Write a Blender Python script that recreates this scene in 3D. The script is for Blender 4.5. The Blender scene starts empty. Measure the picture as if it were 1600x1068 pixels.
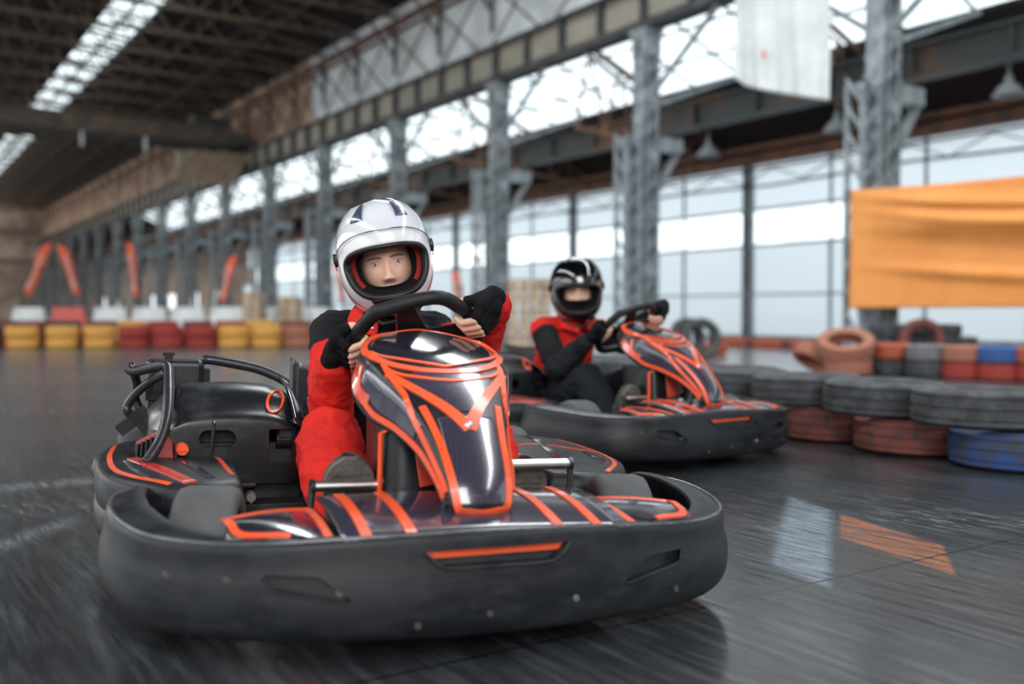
import bpy, bmesh, math, random
from math import sin, cos, pi, sqrt, atan2, radians
from mathutils import Vector as V, Matrix, Euler
from mathutils.bvhtree import BVHTree
R = random.Random(7)
SC = bpy.context.scene
COL = SC.collection
# ---------------------------------------------------------------- camera
FPX, CAMH, PITCH = 1556.0, 0.68, math.atan(46/1556.0)
cd = bpy.data.cameras.new('camera'); cam = bpy.data.objects.new('camera', cd); COL.objects.link(cam)
cd.sensor_width = 36; cd.lens = FPX*36/1600
cam.location = (0, 0, CAMH); cam.rotation_euler = (pi/2-PITCH, 0, 0)
cd.dof.use_dof = True; cd.dof.focus_distance = 2.72; cd.dof.aperture_fstop = 1.4
cd.clip_end = 400
SC.camera = cam
# ---------------------------------------------------------------- world, light, exposure
SC.view_settings.view_transform = 'Standard'; SC.view_settings.look = 'None'
SC.view_settings.exposure = 0.0; SC.view_settings.gamma = 1; SC.view_settings.use_curve_mapping = False
w = bpy.data.worlds.new('sky'); SC.world = w; w.use_nodes = True
bg = w.node_tree.nodes['Background']
bg.inputs['Color'].default_value = (0.86, 0.95, 1.0, 1); bg.inputs['Strength'].default_value = 1.9
HALL = math.atan2(.5445, .8388)               # the hall runs away to the left
HD = V((-.5445, .8388, 0)); HN = V((.8388, .5445, 0))
def H(s, t, h=0.0):
    return V((HD.x*s + HN.x*t, HD.y*s + HN.y*t, h))
def area(name, s, t, h, ls, lt, power, col=(1, 1, 1), tilt=0.0):
    """rectangular lamp in hall space"""
    l = bpy.data.lights.new(name, 'AREA'); l.shape = 'RECTANGLE'; l.size = lt; l.size_y = ls
    l.energy = power; l.color = col
    o = bpy.data.objects.new(name, l); COL.objects.link(o)
    o.location = H(s, t, h); o.rotation_euler = (0, tilt, HALL)
    return o
area('skylight_right', 2, 8.3, 11.9, 36, 1.4, 3000, (.93, .97, 1))
area('skylight_left', 2, -8.3, 11.9, 36, 1.6, 2600, (.96, .98, 1))
area('added_left_fill', 45, -14.7, 6.25, 110, 3.6, 5200, (.97, .98, 1), radians(-90))  # added fill, unseen, brightens the upper wall, columns and banners
area('added_far_fill', 93, -14.6, 6.25, 22, 3.6, 4200, (1, .93, .85), radians(-90))  # added lamp, unseen, brightens the brick end wall
gl = area('added_front_key', -15, -5, 8.2, 10, 5.0, 2300, (.98, .99, 1))  # added key lamp hung inside the hall behind the camera, unseen
gl.rotation_euler = (H(4, 0, .3)-gl.location).to_track_quat('-Z', 'Y').to_euler()
# ---------------------------------------------------------------- helpers
def tag(o, label=None, cat=None, group=None, kind=None):
    if label: o['label'] = label
    if cat: o['category'] = cat
    if group: o['group'] = group
    if kind: o['kind'] = kind
    return o
def empty(name, label, cat, loc=(0, 0, 0), rot=(0, 0, 0), group=None):
    o = bpy.data.objects.new(name, None); COL.objects.link(o)
    o.location = loc; o.rotation_euler = rot; o.empty_display_size = .1
    return tag(o, label, cat, group)
def copy_tree(o, parent=None):
    c = o.copy(); COL.objects.link(c); c.parent = parent
    for ch in list(o.children): copy_tree(ch, c)
    return c
class MB:
    """collects verts / faces / material indices of one mesh"""
    def __init__(s): s.v = []; s.f = []; s.m = []
    def add(s, vs, fs, mi=0):
        n = len(s.v); s.v += [tuple(p) for p in vs]
        s.f += [tuple(i+n for i in f) for f in fs]; s.m += [mi]*len(fs); return s
    def box(s, c, d, rot=None, mi=0):
        c = V(c); hx, hy, hz = d[0]/2, d[1]/2, d[2]/2
        vs = [V((x, y, z)) for x in (-hx, hx) for y in (-hy, hy) for z in (-hz, hz)]
        if rot is not None: vs = [rot @ p for p in vs]
        return s.add([p+c for p in vs], [(0, 1, 3, 2), (4, 6, 7, 5), (0, 4, 5, 1), (2, 3, 7, 6), (0, 2, 6, 4), (1, 5, 7, 3)], mi)
    def bar(s, a, b, w=.05, h=None, mi=0, up=V((0, 0, 1))):
        a = V(a); b = V(b); h = h or w; d = (b-a)
        if d.length < 1e-6: return s
        z = d.normalized(); x = z.cross(up)
        if x.length < 1e-3: x = z.cross(V((1, 0, 0)))
        x.normalize(); y = z.cross(x)
        vs = [p + x*w/2*i + y*h/2*j for p in (a, b) for (i, j) in ((-1, -1), (1, -1), (1, 1), (-1, 1))]
        return s.add(vs, [(3, 2, 1, 0), (4, 5, 6, 7), (0, 1, 5, 4), (1, 2, 6, 5), (2, 3, 7, 6), (3, 0, 4, 7)], mi)
    def tube(s, pts, r, n=12, mi=0, caps=True, closed=False):
        pts = [V(p) for p in pts]; m = len(pts)
        rs = r if isinstance(r, (list, tuple)) else [r]*m
        T = []
        for i in range(m):
            a = pts[(i-1) % m] if (closed or i > 0) else pts[i]
            b = pts[(i+1) % m] if (closed or i < m-1) else pts[i]
            T.append((b-a).normalized())
        x = T[0].cross(V((0, 0, 1)))
        if x.length < .05: x = T[0].cross(V((1, 0, 0)))
        x.normalize(); vs = []
        for i in range(m):
            x = (x - T[i]*x.dot(T[i])); x.normalize(); y = T[i].cross(x)
            for k in range(n):
                a = 2*pi*k/n; vs.append(pts[i] + (x*cos(a)+y*sin(a))*rs[i])
        fs = []
        for i in range(m if closed else m-1):
            for k in range(n):
                i2 = (i+1) % m
                fs.append((i*n+k, i*n+(k+1) % n, i2*n+(k+1) % n, i2*n+k))
        if caps and not closed:
            fs.append(tuple(range(n-1, -1, -1))); fs.append(tuple((m-1)*n+k for k in range(n)))
        return s.add(vs, fs, mi)
    def ball(s, c, r, nu=16, nv=10, rot=None, mi=0):
        c = V(c); r = r if isinstance(r, (tuple, list, V)) else (r, r, r)
        vs = [V((0, 0, r[2]))]
        for j in range(1, nv):
            for i in range(nu):
                vs.append(V((r[0]*sin(pi*j/nv)*cos(2*pi*i/nu), r[1]*sin(pi*j/nv)*sin(2*pi*i/nu), r[2]*cos(pi*j/nv))))
        vs.append(V((0, 0, -r[2])))
        if rot is not None: vs = [rot @ p for p in vs]
        fs = [(0, 1+i, 1+(i+1) % nu) for i in range(nu)]
        for j in range(nv-2):
            for i in range(nu):
                a = 1+j*nu+i; b = 1+j*nu+(i+1) % nu; fs.append((a, a+nu, b+nu, b))
        l = len(vs)-1; o = 1+(nv-2)*nu
        fs += [(l, o+(i+1) % nu, o+i) for i in range(nu)]
        return s.add([p+c for p in vs], fs, mi)
    def cap(s, a, b, ra, rb, n=14):
        """tapered capsule"""
        a = V(a); b = V(b); d = b-a; L = d.length; z = d.normalized() if L > 1e-6 else V((0, 0, 1))
        pts = []; rs = []
        for k in range(0, 5):
            t = pi/2*k/4; pts.append(a - z*ra*cos(t)*.999); rs.append(max(ra*sin(t), ra*.04))
        for k in range(0, 5):
            t = pi/2*k/4; pts.append(b + z*rb*sin(t)*.999); rs.append(max(rb*cos(t), rb*.04))
        return s.tube(pts, rs, n)
    def limb(s, pts, rs, n=16):
        for i in range(len(pts)-1): s.cap(pts[i], pts[i+1], rs[i], rs[i+1], n)
        return s
    def lathe(s, prof, n=32, axis='z', c=(0, 0, 0), mi=0, closed=True):
        """prof: list of (r, h) closed or open profile"""
        c = V(c); vs = []; m = len(prof)
        for k in range(n):
            a = 2*pi*k/n
            for (r, h) in prof:
                if axis == 'z': p = V((r*cos(a), r*sin(a), h))
                elif axis == 'x': p = V((h, r*cos(a), r*sin(a)))
                else: p = V((r*sin(a), h, r*cos(a)))
                vs.append(p+c)
        fs = []
        for k in range(n):
            k2 = (k+1) % n
            for j in range(m if closed else m-1):
                j2 = (j+1) % m
                fs.append((k*m+j, k2*m+j, k2*m+j2, k*m+j2))
        return s.add(vs, fs, mi)
    def grid(s, fn, nu, nv, mi=0, cu=False, cv=False):
        """fn(a,b) with a,b in 0..1"""
        vs = []; A = nu if cu else nu+1; B = nv if cv else nv+1
        for i in range(A):
            for j in range(B): vs.append(fn(i/nu, j/nv))
        fs = []
        for i in range(nu):
            for j in range(nv):
                i2 = (i+1) % A; j2 = (j+1) % B
                fs.append((i*B+j, i2*B+j, i2*B+j2, i*B+j2))
        return s.add(vs, fs, mi)
    def prism(s, poly, back, front):
        """poly list of (x,z); back(x,z) and front(x,z) give y"""
        n = len(poly)
        vs = [(x, front(x, z), z) for x, z in poly] + [(x, back(x, z), z) for x, z in poly]
        fs = [tuple(range(n)), tuple(range(2*n-1, n-1, -1))] + [(i, i+n, (i+1) % n+n, (i+1) % n) for i in range(n)]
        return s.add(vs, fs)
    def build(s, name, mat, parent=None, smooth=True, loc=None, rot=None, angle=40, fix=True):
        me = bpy.data.meshes.new(name); me.from_pydata(s.v, [], s.f)
        mats = mat if isinstance(mat, (list, tuple)) else [mat]
        for m in mats: me.materials.append(m)
        if len(mats) > 1: me.polygons.foreach_set('material_index', s.m)
        if fix:
            b = bmesh.new(); b.from_mesh(me); bmesh.ops.recalc_face_normals(b, faces=b.faces); b.to_mesh(me); b.free()
        if smooth:
            me.polygons.foreach_set('use_smooth', [True]*len(me.polygons))
            try: me.set_sharp_from_angle(angle=radians(angle))
            except Exception: pass
        o = bpy.data.objects.new(name, me); COL.objects.link(o)
        if parent is not None: o.parent = parent
        if loc is not None: o.location = loc
        if rot is not None: o.rotation_euler = rot
        return o
def evalmesh(o):
    """bake the object's modifiers into its mesh"""
    bpy.context.view_layer.update()
    dg = bpy.context.evaluated_depsgraph_get()
    me = bpy.data.meshes.new_from_object(o.evaluated_get(dg), preserve_all_data_layers=True, depsgraph=dg)
    o.modifiers.clear(); o.data = me; return o
def remesh(o, vox, smooth=4, fac=.5):
    m = o.modifiers.new('r', 'REMESH'); m.mode = 'VOXEL'; m.voxel_size = vox; m.use_smooth_shade = True
    if smooth:
        k = o.modifiers.new('s', 'SMOOTH'); k.iterations = smooth; k.factor = fac
    mats = list(o.data.materials); evalmesh(o)
    o.data.materials.clear()
    for a in mats: o.data.materials.append(a)
    o.data.polygons.foreach_set('use_smooth', [True]*len(o.data.polygons))
    return o
def boolean(o, cutters, op='DIFFERENCE'):
    for c in cutters:
        m = o.modifiers.new('b', 'BOOLEAN'); m.operation = op; m.object = c; m.solver = 'EXACT'
        evalmesh(o)
    for c in cutters: bpy.data.objects.remove(c, do_unlink=True)
    try: o.data.set_sharp_from_angle(angle=radians(38))
    except Exception: pass
    return o
def bevel(o, w=.005, seg=2, ang=40):
    m = o.modifiers.new('bevel', 'BEVEL'); m.width = w; m.segments = seg; m.limit_method = 'ANGLE'; m.angle_limit = radians(ang)
    return o
def solid(o, t, off=-1):
    m = o.modifiers.new('solid', 'SOLIDIFY'); m.thickness = t; m.offset = off; return o
def subd(o, n=1):
    m = o.modifiers.new('sub', 'SUBSURF'); m.levels = n; m.render_levels = n; return o
def cr(pts, n):
    """catmull-rom through tuples, n samples per span"""
    out = []; m = len(pts)
    for i in range(m-1):
        p0 = pts[max(i-1, 0)]; p1 = pts[i]; p2 = pts[i+1]; p3 = pts[min(i+2, m-1)]
        for k in range(n):
            t = k/n
            out.append(tuple(.5*((2*b)+(-a+c)*t+(2*a-5*b+4*c-d)*t*t+(-a+3*b-3*c+d)*t**3) for a, b, c, d in zip(p0, p1, p2, p3)))
    out.append(tuple(pts[-1])); return out
def lerp(a, b, t): return a+(b-a)*t
def table(tab, x):
    """catmull style smooth interpolation of rows (x, v1, v2, ...)"""
    if x <= tab[0][0]: return tab[0][1:]
    if x >= tab[-1][0]: return tab[-1][1:]
    for i in range(len(tab)-1):
        if tab[i][0] <= x <= tab[i+1][0]:
            t = (x-tab[i][0])/(tab[i+1][0]-tab[i][0])
            p0 = tab[max(i-1, 0)]; p1 = tab[i]; p2 = tab[i+1]; p3 = tab[min(i+2, len(tab)-1)]
            return tuple(.5*((2*b)+(-a+c)*t+(2*a-5*b+4*c-d)*t*t+(-a+3*b-3*c+d)*t**3) for a, b, c, d in zip(p0[1:], p1[1:], p2[1:], p3[1:]))
# ---------------------------------------------------------------- materials
def newmat(name):
    m = bpy.data.materials.new(name); m.use_nodes = True; nt = m.node_tree
    return m, nt, nt.nodes['Principled BSDF']
def pbr(name, col, rough=.5, metal=0., col2=None, scale=12., lo=.4, hi=.62, bump=0., bscale=None, coat=0., stretch=None, rvar=0., weave=0., trans=0., alpha=None, detail=6, spec=.5):
    m, nt, p = newmat(name); N = nt.nodes.new; L = nt.links.new
    p.inputs['Base Color'].default_value = (*col, 1); p.inputs['Roughness'].default_value = rough
    p.inputs['Metallic'].default_value = metal; p.inputs['Specular IOR Level'].default_value = spec; p.inputs['Coat Weight'].default_value = coat
    p.inputs['Coat Roughness'].default_value = .08
    tc = N('ShaderNodeTexCoord'); mp = N('ShaderNodeMapping'); L(tc.outputs['Object'], mp.inputs['Vector'])
    if stretch: mp.inputs['Scale'].default_value = stretch
    if col2 is not None or rvar:
        no = N('ShaderNodeTexNoise'); no.inputs['Scale'].default_value = scale; no.inputs['Detail'].default_value = detail
        no.inputs['Roughness'].default_value = .65
        L(mp.outputs[0], no.inputs['Vector'])
        rp = N('ShaderNodeMapRange'); rp.inputs['From Min'].default_value = lo; rp.inputs['From Max'].default_value = hi
        L(no.outputs['Fac'], rp.inputs['Value'])
        if col2 is not None:
            mx = N('ShaderNodeMix'); mx.data_type = 'RGBA'
            mx.inputs['A'].default_value = (*col, 1); mx.inputs['B'].default_value = (*col2, 1)
            L(rp.outputs[0], mx.inputs['Factor']); L(mx.outputs['Result'], p.inputs['Base Color'])
        if rvar:
            mr = N('ShaderNodeMapRange'); mr.inputs['To Min'].default_value = rough; mr.inputs['To Max'].default_value = rough+rvar
            L(rp.outputs[0], mr.inputs['Value']); L(mr.outputs[0], p.inputs['Roughness'])
    if bump:
        n2 = N('ShaderNodeTexNoise'); n2.inputs['Scale'].default_value = bscale or scale*3; n2.inputs['Detail'].default_value = 4
        L(mp.outputs[0], n2.inputs['Vector'])
        b = N('ShaderNodeBump'); b.inputs['Strength'].default_value = bump; b.inputs['Distance'].default_value = .01
        L(n2.outputs['Fac'], b.inputs['Height']); L(b.outputs[0], p.inputs['Normal'])
    if weave:
        ck = N('ShaderNodeTexChecker'); ck.inputs['Scale'].default_value = weave
        ck.inputs['Color1'].default_value = (*col, 1); ck.inputs['Color2'].default_value = (*[min(1, c*1.9+.004) for c in col], 1)
        L(mp.outputs[0], ck.inputs['Vector']); L(ck.outputs[0], p.inputs['Base Color'])
    if trans: p.inputs['Transmission Weight'].default_value = trans
    if alpha is not None: p.inputs['Alpha'].default_value = alpha
    return m
def clear_mat(name, tint=(1, 1, 1), gloss=.12, rough=.05, add=.55):
    m, nt, p = newmat(name); nt.nodes.remove(p)
    o = nt.nodes['Material Output']; t = nt.nodes.new('ShaderNodeBsdfTransparent'); g = nt.nodes.new('ShaderNodeBsdfGlossy')
    t.inputs[0].default_value = (*tint, 1); g.inputs['Roughness'].default_value = rough
    x = nt.nodes.new('ShaderNodeMixShader'); lw = nt.nodes.new('ShaderNodeLayerWeight'); lw.inputs['Blend'].default_value = .35
    mr = nt.nodes.new('ShaderNodeMapRange'); mr.inputs['To Min'].default_value = gloss; mr.inputs['To Max'].default_value = min(1, gloss+add)
    nt.links.new(lw.outputs['Fresnel'], mr.inputs['Value']); nt.links.new(mr.outputs[0], x.inputs[0])
    nt.links.new(t.outputs[0], x.inputs[1]); nt.links.new(g.outputs[0], x.inputs[2]); nt.links.new(x.outputs[0], o.inputs[0])
    return m
M = {}
M['steel'] = pbr('grey_painted_steel', (.19, .22, .235), .55, 0, (.32, .355, .375), 3, bump=.15)
M['steel_dark'] = pbr('dark_steel', (.035, .04, .045), .6, 0, (.09, .085, .08), 2)
M['rust'] = pbr('rusty_steel', (.22, .10, .055), .8, 0, (.09, .06, .05), 2.2, bump=.2)
M['tan'] = pbr('warm_tan_steel', (.19, .14, .10), .7, 0, (.09, .07, .06), 1.5)  # the warm light on the trusses is mixed into this tan
M['girder'] = pbr('olive_grey_girder', (.26, .25, .20), .6, 0, (.36, .32, .26), .9)
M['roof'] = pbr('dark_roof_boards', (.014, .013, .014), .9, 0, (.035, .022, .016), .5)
M['sheet'] = pbr('pale_corrugated_sheet', (.74, .80, .82), .6, 0, (.5, .53, .53), .6, bump=.1)
M['sheet_rust'] = pbr('rusted_sheet', (.52, .36, .25), .8, 0, (.24, .16, .12), .7)
M['brick'] = pbr('sooty_brick', (.50, .40, .32), .9, 0, (.20, .16, .14), .35)
M['cloth_white'] = pbr('dusty_white_cloth', (.72, .75, .75), .85, 0, (.60, .63, .63), 1.4)
M['orange_cloth'] = pbr('orange_vinyl', (.82, .32, .075), .6, 0, (.74, .27, .06), .8)
M['flag'] = pbr('orange_flag', (.85, .12, .03), .6)
M['flagtext'] = pbr('pale_flag_print', (.85, .55, .48), .6)
M['plastic_white'] = pbr('white_plastic', (.72, .76, .76), .45, 0, (.55, .57, .56), 2)
M['plastic_red'] = pbr('red_plastic', (.6, .09, .07), .45)
M['cardboard'] = pbr('cardboard', (.50, .37, .25), .85, 0, (.38, .28, .19), 3)
M['lamp_enamel'] = pbr('lamp_enamel', (.40, .44, .45), .4)
M['pane'] = clear_mat('window_glass', (.98, 1, 1), .02, add=.08)
def panel_mat():
    m, nt, p = newmat('translucent_wall_panel'); nt.nodes.remove(p); o = nt.nodes['Material Output']
    d = nt.nodes.new('ShaderNodeBsdfDiffuse'); t = nt.nodes.new('ShaderNodeBsdfTranslucent'); x = nt.nodes.new('ShaderNodeMixShader')
    d.inputs[0].default_value = (.75, .79, .82, 1); t.inputs[0].default_value = (.80, .85, .885, 1); x.inputs[0].default_value = .57
    nt.links.new(d.outputs[0], x.inputs[1]); nt.links.new(t.outputs[0], x.inputs[2]); nt.links.new(x.outputs[0], o.inputs[0]); return m
M['panel'] = panel_mat()
def floor_mat():
    m, nt, p = newmat('polished_dark_floor'); N = nt.nodes.new; L = nt.links.new
    tc = N('ShaderNodeTexCoord')
    def mapped(rz, sc):
        mp = N('ShaderNodeMapping'); mp.inputs['Rotation'].default_value = (0, 0, rz); mp.inputs['Scale'].default_value = sc
        L(tc.outputs['Object'], mp.inputs['Vector']); return mp.outputs[0]
    def noise(vec, s, det=6, ro=.6):
        n = N('ShaderNodeTexNoise'); n.inputs['Scale'].default_value = s; n.inputs['Detail'].default_value = det; n.inputs['Roughness'].default_value = ro
        L(vec, n.inputs['Vector']); return n.outputs['Fac']
    def rng(x, a, b, c=0., d=1.):
        r = N('ShaderNodeMapRange'); r.inputs['From Min'].default_value = a; r.inputs['From Max'].default_value = b
        r.inputs['To Min'].default_value = c; r.inputs['To Max'].default_value = d; L(x, r.inputs['Value']); return r.outputs[0]
    def mix(f, a, b):
        x = N('ShaderNodeMix'); x.data_type = 'RGBA'; L(f, x.inputs['Factor'])
        for s, c in (('A', a), ('B', b)):
            if isinstance(c, tuple): x.inputs[s].default_value = (*c, 1)
            else: L(c, x.inputs[s])
        return x.outputs['Result']
    plain = mapped(0, (1, 1, 1)); streak = mapped(radians(18), (14, 1.1, 1)); streak2 = mapped(radians(-6), (5, .8, 1))
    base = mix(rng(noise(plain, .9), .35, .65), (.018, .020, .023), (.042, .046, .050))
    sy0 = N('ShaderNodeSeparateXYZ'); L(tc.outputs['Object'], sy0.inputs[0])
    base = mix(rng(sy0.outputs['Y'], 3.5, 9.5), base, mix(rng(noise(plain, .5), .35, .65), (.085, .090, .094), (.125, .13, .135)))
    c1 = mix(rng(noise(streak, 2.6, 8, .7), .46, .72), base, (.075, .08, .085))
    # pale worn marks
    mm = N('ShaderNodeMath'); mm.operation = 'MULTIPLY'
    L(rng(noise(plain, .75, 3), .57, .66), mm.inputs[0]); L(rng(noise(streak2, 7, 8, .75), .52, .62), mm.inputs[1])
    c2 = mix(mm.outputs[0], c1, (.26, .28, .28))
    # reflections put into the floor colour: an orange and a pale patch beside the karts
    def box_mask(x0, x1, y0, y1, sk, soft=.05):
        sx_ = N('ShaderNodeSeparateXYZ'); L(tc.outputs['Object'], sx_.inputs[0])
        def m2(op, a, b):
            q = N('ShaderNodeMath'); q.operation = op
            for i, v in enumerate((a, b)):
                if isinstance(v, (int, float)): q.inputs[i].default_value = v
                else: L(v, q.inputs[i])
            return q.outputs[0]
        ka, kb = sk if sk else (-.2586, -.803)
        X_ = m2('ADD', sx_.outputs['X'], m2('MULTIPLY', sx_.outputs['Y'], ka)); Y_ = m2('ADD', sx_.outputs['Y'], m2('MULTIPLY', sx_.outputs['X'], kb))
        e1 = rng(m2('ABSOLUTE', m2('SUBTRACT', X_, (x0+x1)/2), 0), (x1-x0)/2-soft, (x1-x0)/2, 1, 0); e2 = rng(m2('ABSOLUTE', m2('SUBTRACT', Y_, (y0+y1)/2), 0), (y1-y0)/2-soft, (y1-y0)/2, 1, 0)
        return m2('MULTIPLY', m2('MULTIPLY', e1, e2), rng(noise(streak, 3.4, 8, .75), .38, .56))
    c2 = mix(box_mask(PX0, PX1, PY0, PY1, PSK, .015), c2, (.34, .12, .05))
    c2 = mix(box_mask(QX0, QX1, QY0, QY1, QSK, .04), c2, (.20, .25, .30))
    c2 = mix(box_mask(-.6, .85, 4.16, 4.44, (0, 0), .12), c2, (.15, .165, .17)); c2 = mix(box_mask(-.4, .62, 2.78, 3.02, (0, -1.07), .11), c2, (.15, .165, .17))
    # joints between the slabs, every four metres
    sx = N('ShaderNodeSeparateXYZ'); L(tc.outputs['Object'], sx.inputs[0])
    a = N('ShaderNodeMath'); a.operation = 'ADD'; a.inputs[1].default_value = 400-1.67; L(sx.outputs['Y'], a.inputs[0])
    b = N('ShaderNodeMath'); b.operation = 'MODULO'; b.inputs[1].default_value = 4; L(a.outputs[0], b.inputs[0])
    c = N('ShaderNodeMath'); c.operation = 'LESS_THAN'; c.inputs[1].default_value = .007; L(b.outputs[0], c.inputs[0])
    c3 = mix(c.outputs[0], c2, (.004, .003, .004))
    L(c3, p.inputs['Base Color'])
    L(rng(noise(streak, 3.4, 8, .7), .35, .68, .12, .32), p.inputs['Roughness'])
    p.inputs['Specular IOR Level'].default_value = .62
    bp = N('ShaderNodeBump'); bp.inputs['Strength'].default_value = .025; bp.inputs['Distance'].default_value = .004
    L(noise(streak, 5, 6, .6), bp.inputs['Height']); L(bp.outputs[0], p.inputs['Normal'])
    return m
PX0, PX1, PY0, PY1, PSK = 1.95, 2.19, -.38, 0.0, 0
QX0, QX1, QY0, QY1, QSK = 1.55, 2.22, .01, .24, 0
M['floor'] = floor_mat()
# ================================================================ THE HALL (local x = across, y = along)
HR = (0, 0, HALL)
def hbuild(mb, name, mat, **k):
    k.setdefault('smooth', False); return mb.build(name, mat, rot=HR, **k)
def struct(mb, name, mat, **k): return tag(hbuild(mb, name, mat, **k), kind='structure')
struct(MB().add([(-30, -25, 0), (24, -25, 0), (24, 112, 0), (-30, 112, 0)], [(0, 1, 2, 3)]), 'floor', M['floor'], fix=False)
# ---- roof of the nave: dark boarding with two glazed strips
def roof_h(t): return 10.6 + (14.6-abs(t))*.168
rf = MB()
for (a, b) in ((14.7, 9.07), (7.6, 0), (0, -7.6), (-9.07, -15)):
    rf.add([(a, -24, roof_h(a)), (b, -24, roof_h(b)), (b, 108, roof_h(b)), (a, 108, roof_h(a)),
            (a, -24, roof_h(a)+.15), (b, -24, roof_h(b)+.15), (b, 108, roof_h(b)+.15), (a, 108, roof_h(a)+.15)],
           [(0, 1, 2, 3), (4, 7, 6, 5), (0, 4, 5, 1), (1, 5, 6, 2), (2, 6, 7, 3), (3, 7, 4, 0)])
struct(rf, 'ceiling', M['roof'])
for i, sg in enumerate((1, -1)):
    g = MB()
    g.add([(sg*9.07, 22, roof_h(9.07)+.1), (sg*7.6, 22, roof_h(7.6)+.1), (sg*7.6, 108, roof_h(7.6)+.1), (sg*9.07, 108, roof_h(9.07)+.1)], [(0, 1, 2, 3)])
    o = struct(g, 'window_%d' % (i+1), M['pane'])
    fr = MB()
    for k in range(58): fr.bar((sg*9.07, 22+k*1.5, roof_h(9.07)+.06), (sg*7.6, 22+k*1.5, roof_h(7.6)+.06), .07)
    fr.bar((sg*8.33, 22, roof_h(8.33)+.06), (sg*8.33, 108, roof_h(8.33)+.06), .08)
    fr.build('window_frame', M['steel_dark'], o, smooth=False)
# aisle roof, sloping glass above it
ar = MB()
def slab(a, b, s0, s1, th=.1):
    return [(a[0], s0, a[1]), (b[0], s0, b[1]), (b[0], s1, b[1]), (a[0], s1, a[1]), (a[0], s0, a[1]+th), (b[0], s0, b[1]+th), (b[0], s1, b[1]+th), (a[0], s1, a[1]+th)]
SF = [(0, 1, 2, 3), (4, 7, 6, 5), (0, 4, 5, 1), (1, 5, 6, 2), (2, 6, 7, 3), (3, 7, 4, 0)]
ar.add(slab((20.3, 4.66), (17.5, 6.25), -10, 108), SF)
for k in range(60): ar.box((18.9, -9+k*2, 5.36), (.0, 0, 0))
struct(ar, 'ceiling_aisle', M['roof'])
g = MB(); g.add([(17.5, -10, 6.3), (14.75, -10, 7.55), (14.75, 70, 7.55), (17.5, 70, 6.3)], [(0, 1, 2, 3)])
o = struct(g, 'window_3', M['pane'])
fr = MB()
for k in range(54): fr.bar((17.5, -10+k*1.5, 6.26), (14.75, -10+k*1.5, 7.51), .05)
for q in (.33, .66): fr.bar((lerp(17.5, 14.75, q), -10, lerp(6.26, 7.51, q)), (lerp(17.5, 14.75, q), 70, lerp(6.26, 7.51, q)), .05)
fr.build('window_frame', M['steel_dark'], o, smooth=False)
struct(MB().add(slab((17.5, 6.25), (14.75, 7.5), 70, 108), SF), 'ceiling_aisle_end', M['roof'])
# ---- end wall
ew = MB()
for (t0, t1, z0, z1) in ((-15, 3.2, 0, 5.5), (3.2, 5.3, 3.2, 5.5), (5.3, 20.3, 0, 3.8), (-15, -3, 5.5, 13), (-3, 2.6, 8.5, 13), (2.6, 20.3, 5.5, 13), (5.3, 8, 3.8, 5.5), (9.6, 20.3, 3.8, 5.5), (-3, 2.6, 5.5, 6)):
    ew.box(((t0+t1)/2, 107.2, (z0+z1)/2), (t1-t0, .4, z1-z0))
struct(ew, 'wall_end', M['brick'])
tr = MB()
for z in (5.6, 8.4): tr.box((2.6, 106.9, z), (35, .3, .35))
struct(tr, 'trim_1', M['tan'])
# ---- right wall: translucent panels with a strip of windows, brick beyond
WT = 20.0; PS = [19-7.87*2, 19-7.87, 19, 19+7.87, 19+7.87*2, 19+7.87*3, 19+7.87*4, 19+7.87*5]
wp = MB(); wp.add([(WT+.06, -11, 0), (WT+.06, 69, 0), (WT+.06, 69, 2.45), (WT+.06, -11, 2.45), (WT+.06, -11, 3.42), (WT+.06, 69, 3.42), (WT+.06, 69, 4.78), (WT+.06, -11, 4.78)], [(0, 1, 2, 3), (4, 5, 6, 7)])
struct(wp, 'wall_right', M['panel'])
n = 4
for i in range(len(PS)-1):
    a, b = PS[i], PS[i+1]
    g = MB(); g.add([(WT+.06, a+.16, 2.47), (WT+.06, b-.16, 2.47), (WT+.06, b-.16, 3.40), (WT+.06, a+.16, 3.40)], [(0, 1, 2, 3)])
    o = struct(g, 'window_%d' % n, M['pane'], fix=False); n += 1
    f = MB()
    for q in (1/3, 2/3): f.box((WT+.04, lerp(a, b, q), 2.93), (.03, .035, .95))
    f.build('window_frame', M['steel'], o, smooth=False)
tn = 2
rails = MB()
for z, hh in ((1.16, .05), (2.46, .07), (3.41, .07), (.04, .08)): rails.box((WT, 29, z), (.08, 80, hh))
for i in range(len(PS)-1):
    for q in (1/3, 2/3):
        rails.box((WT, lerp(PS[i], PS[i+1], q), 1.25), (.06, .07, 2.4)); rails.box((WT, lerp(PS[i], PS[i+1], q), 4.1), (.06, .06, 1.3))
struct(rails, 'trim_2', M['steel'])
for i, s in enumerate(PS):
    po = MB(); 
    for dy in (-.13, .13): po.box((WT-.12, s+dy, 2.4), (.14, .05, 4.8))
    for k in range(12): po.bar((WT-.19, s-.13, .2+k*.38), (WT-.19, s+.13, .2+(k+1)*.38), .035); po.bar((WT-.19, s+.13, .2+k*.38), (WT-.19, s-.13, .2+(k+1)*.38), .035)
    po.box((WT-.05, s, 2.4), (.02, .26, 4.8))
    struct(po, 'trim_%d' % (i+3), M['steel'])
tn = 12
bw = MB()
for k in range(7):
    s0 = 62+k*6.4; bw.box((WT+.1, s0+1.7, 1.2), (.3, 3.4, 2.4)); bw.box((WT+.1, s0+4.9, .5), (.3, 3.0, 1.0)); bw.box((WT+.1, s0+4.9, 2.25), (.3, 3, .3))
bw.box((WT+.1, 86, 3.6), (.3, 50, 2.4))
struct(bw, 'wall_right_far', M['brick'])
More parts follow.
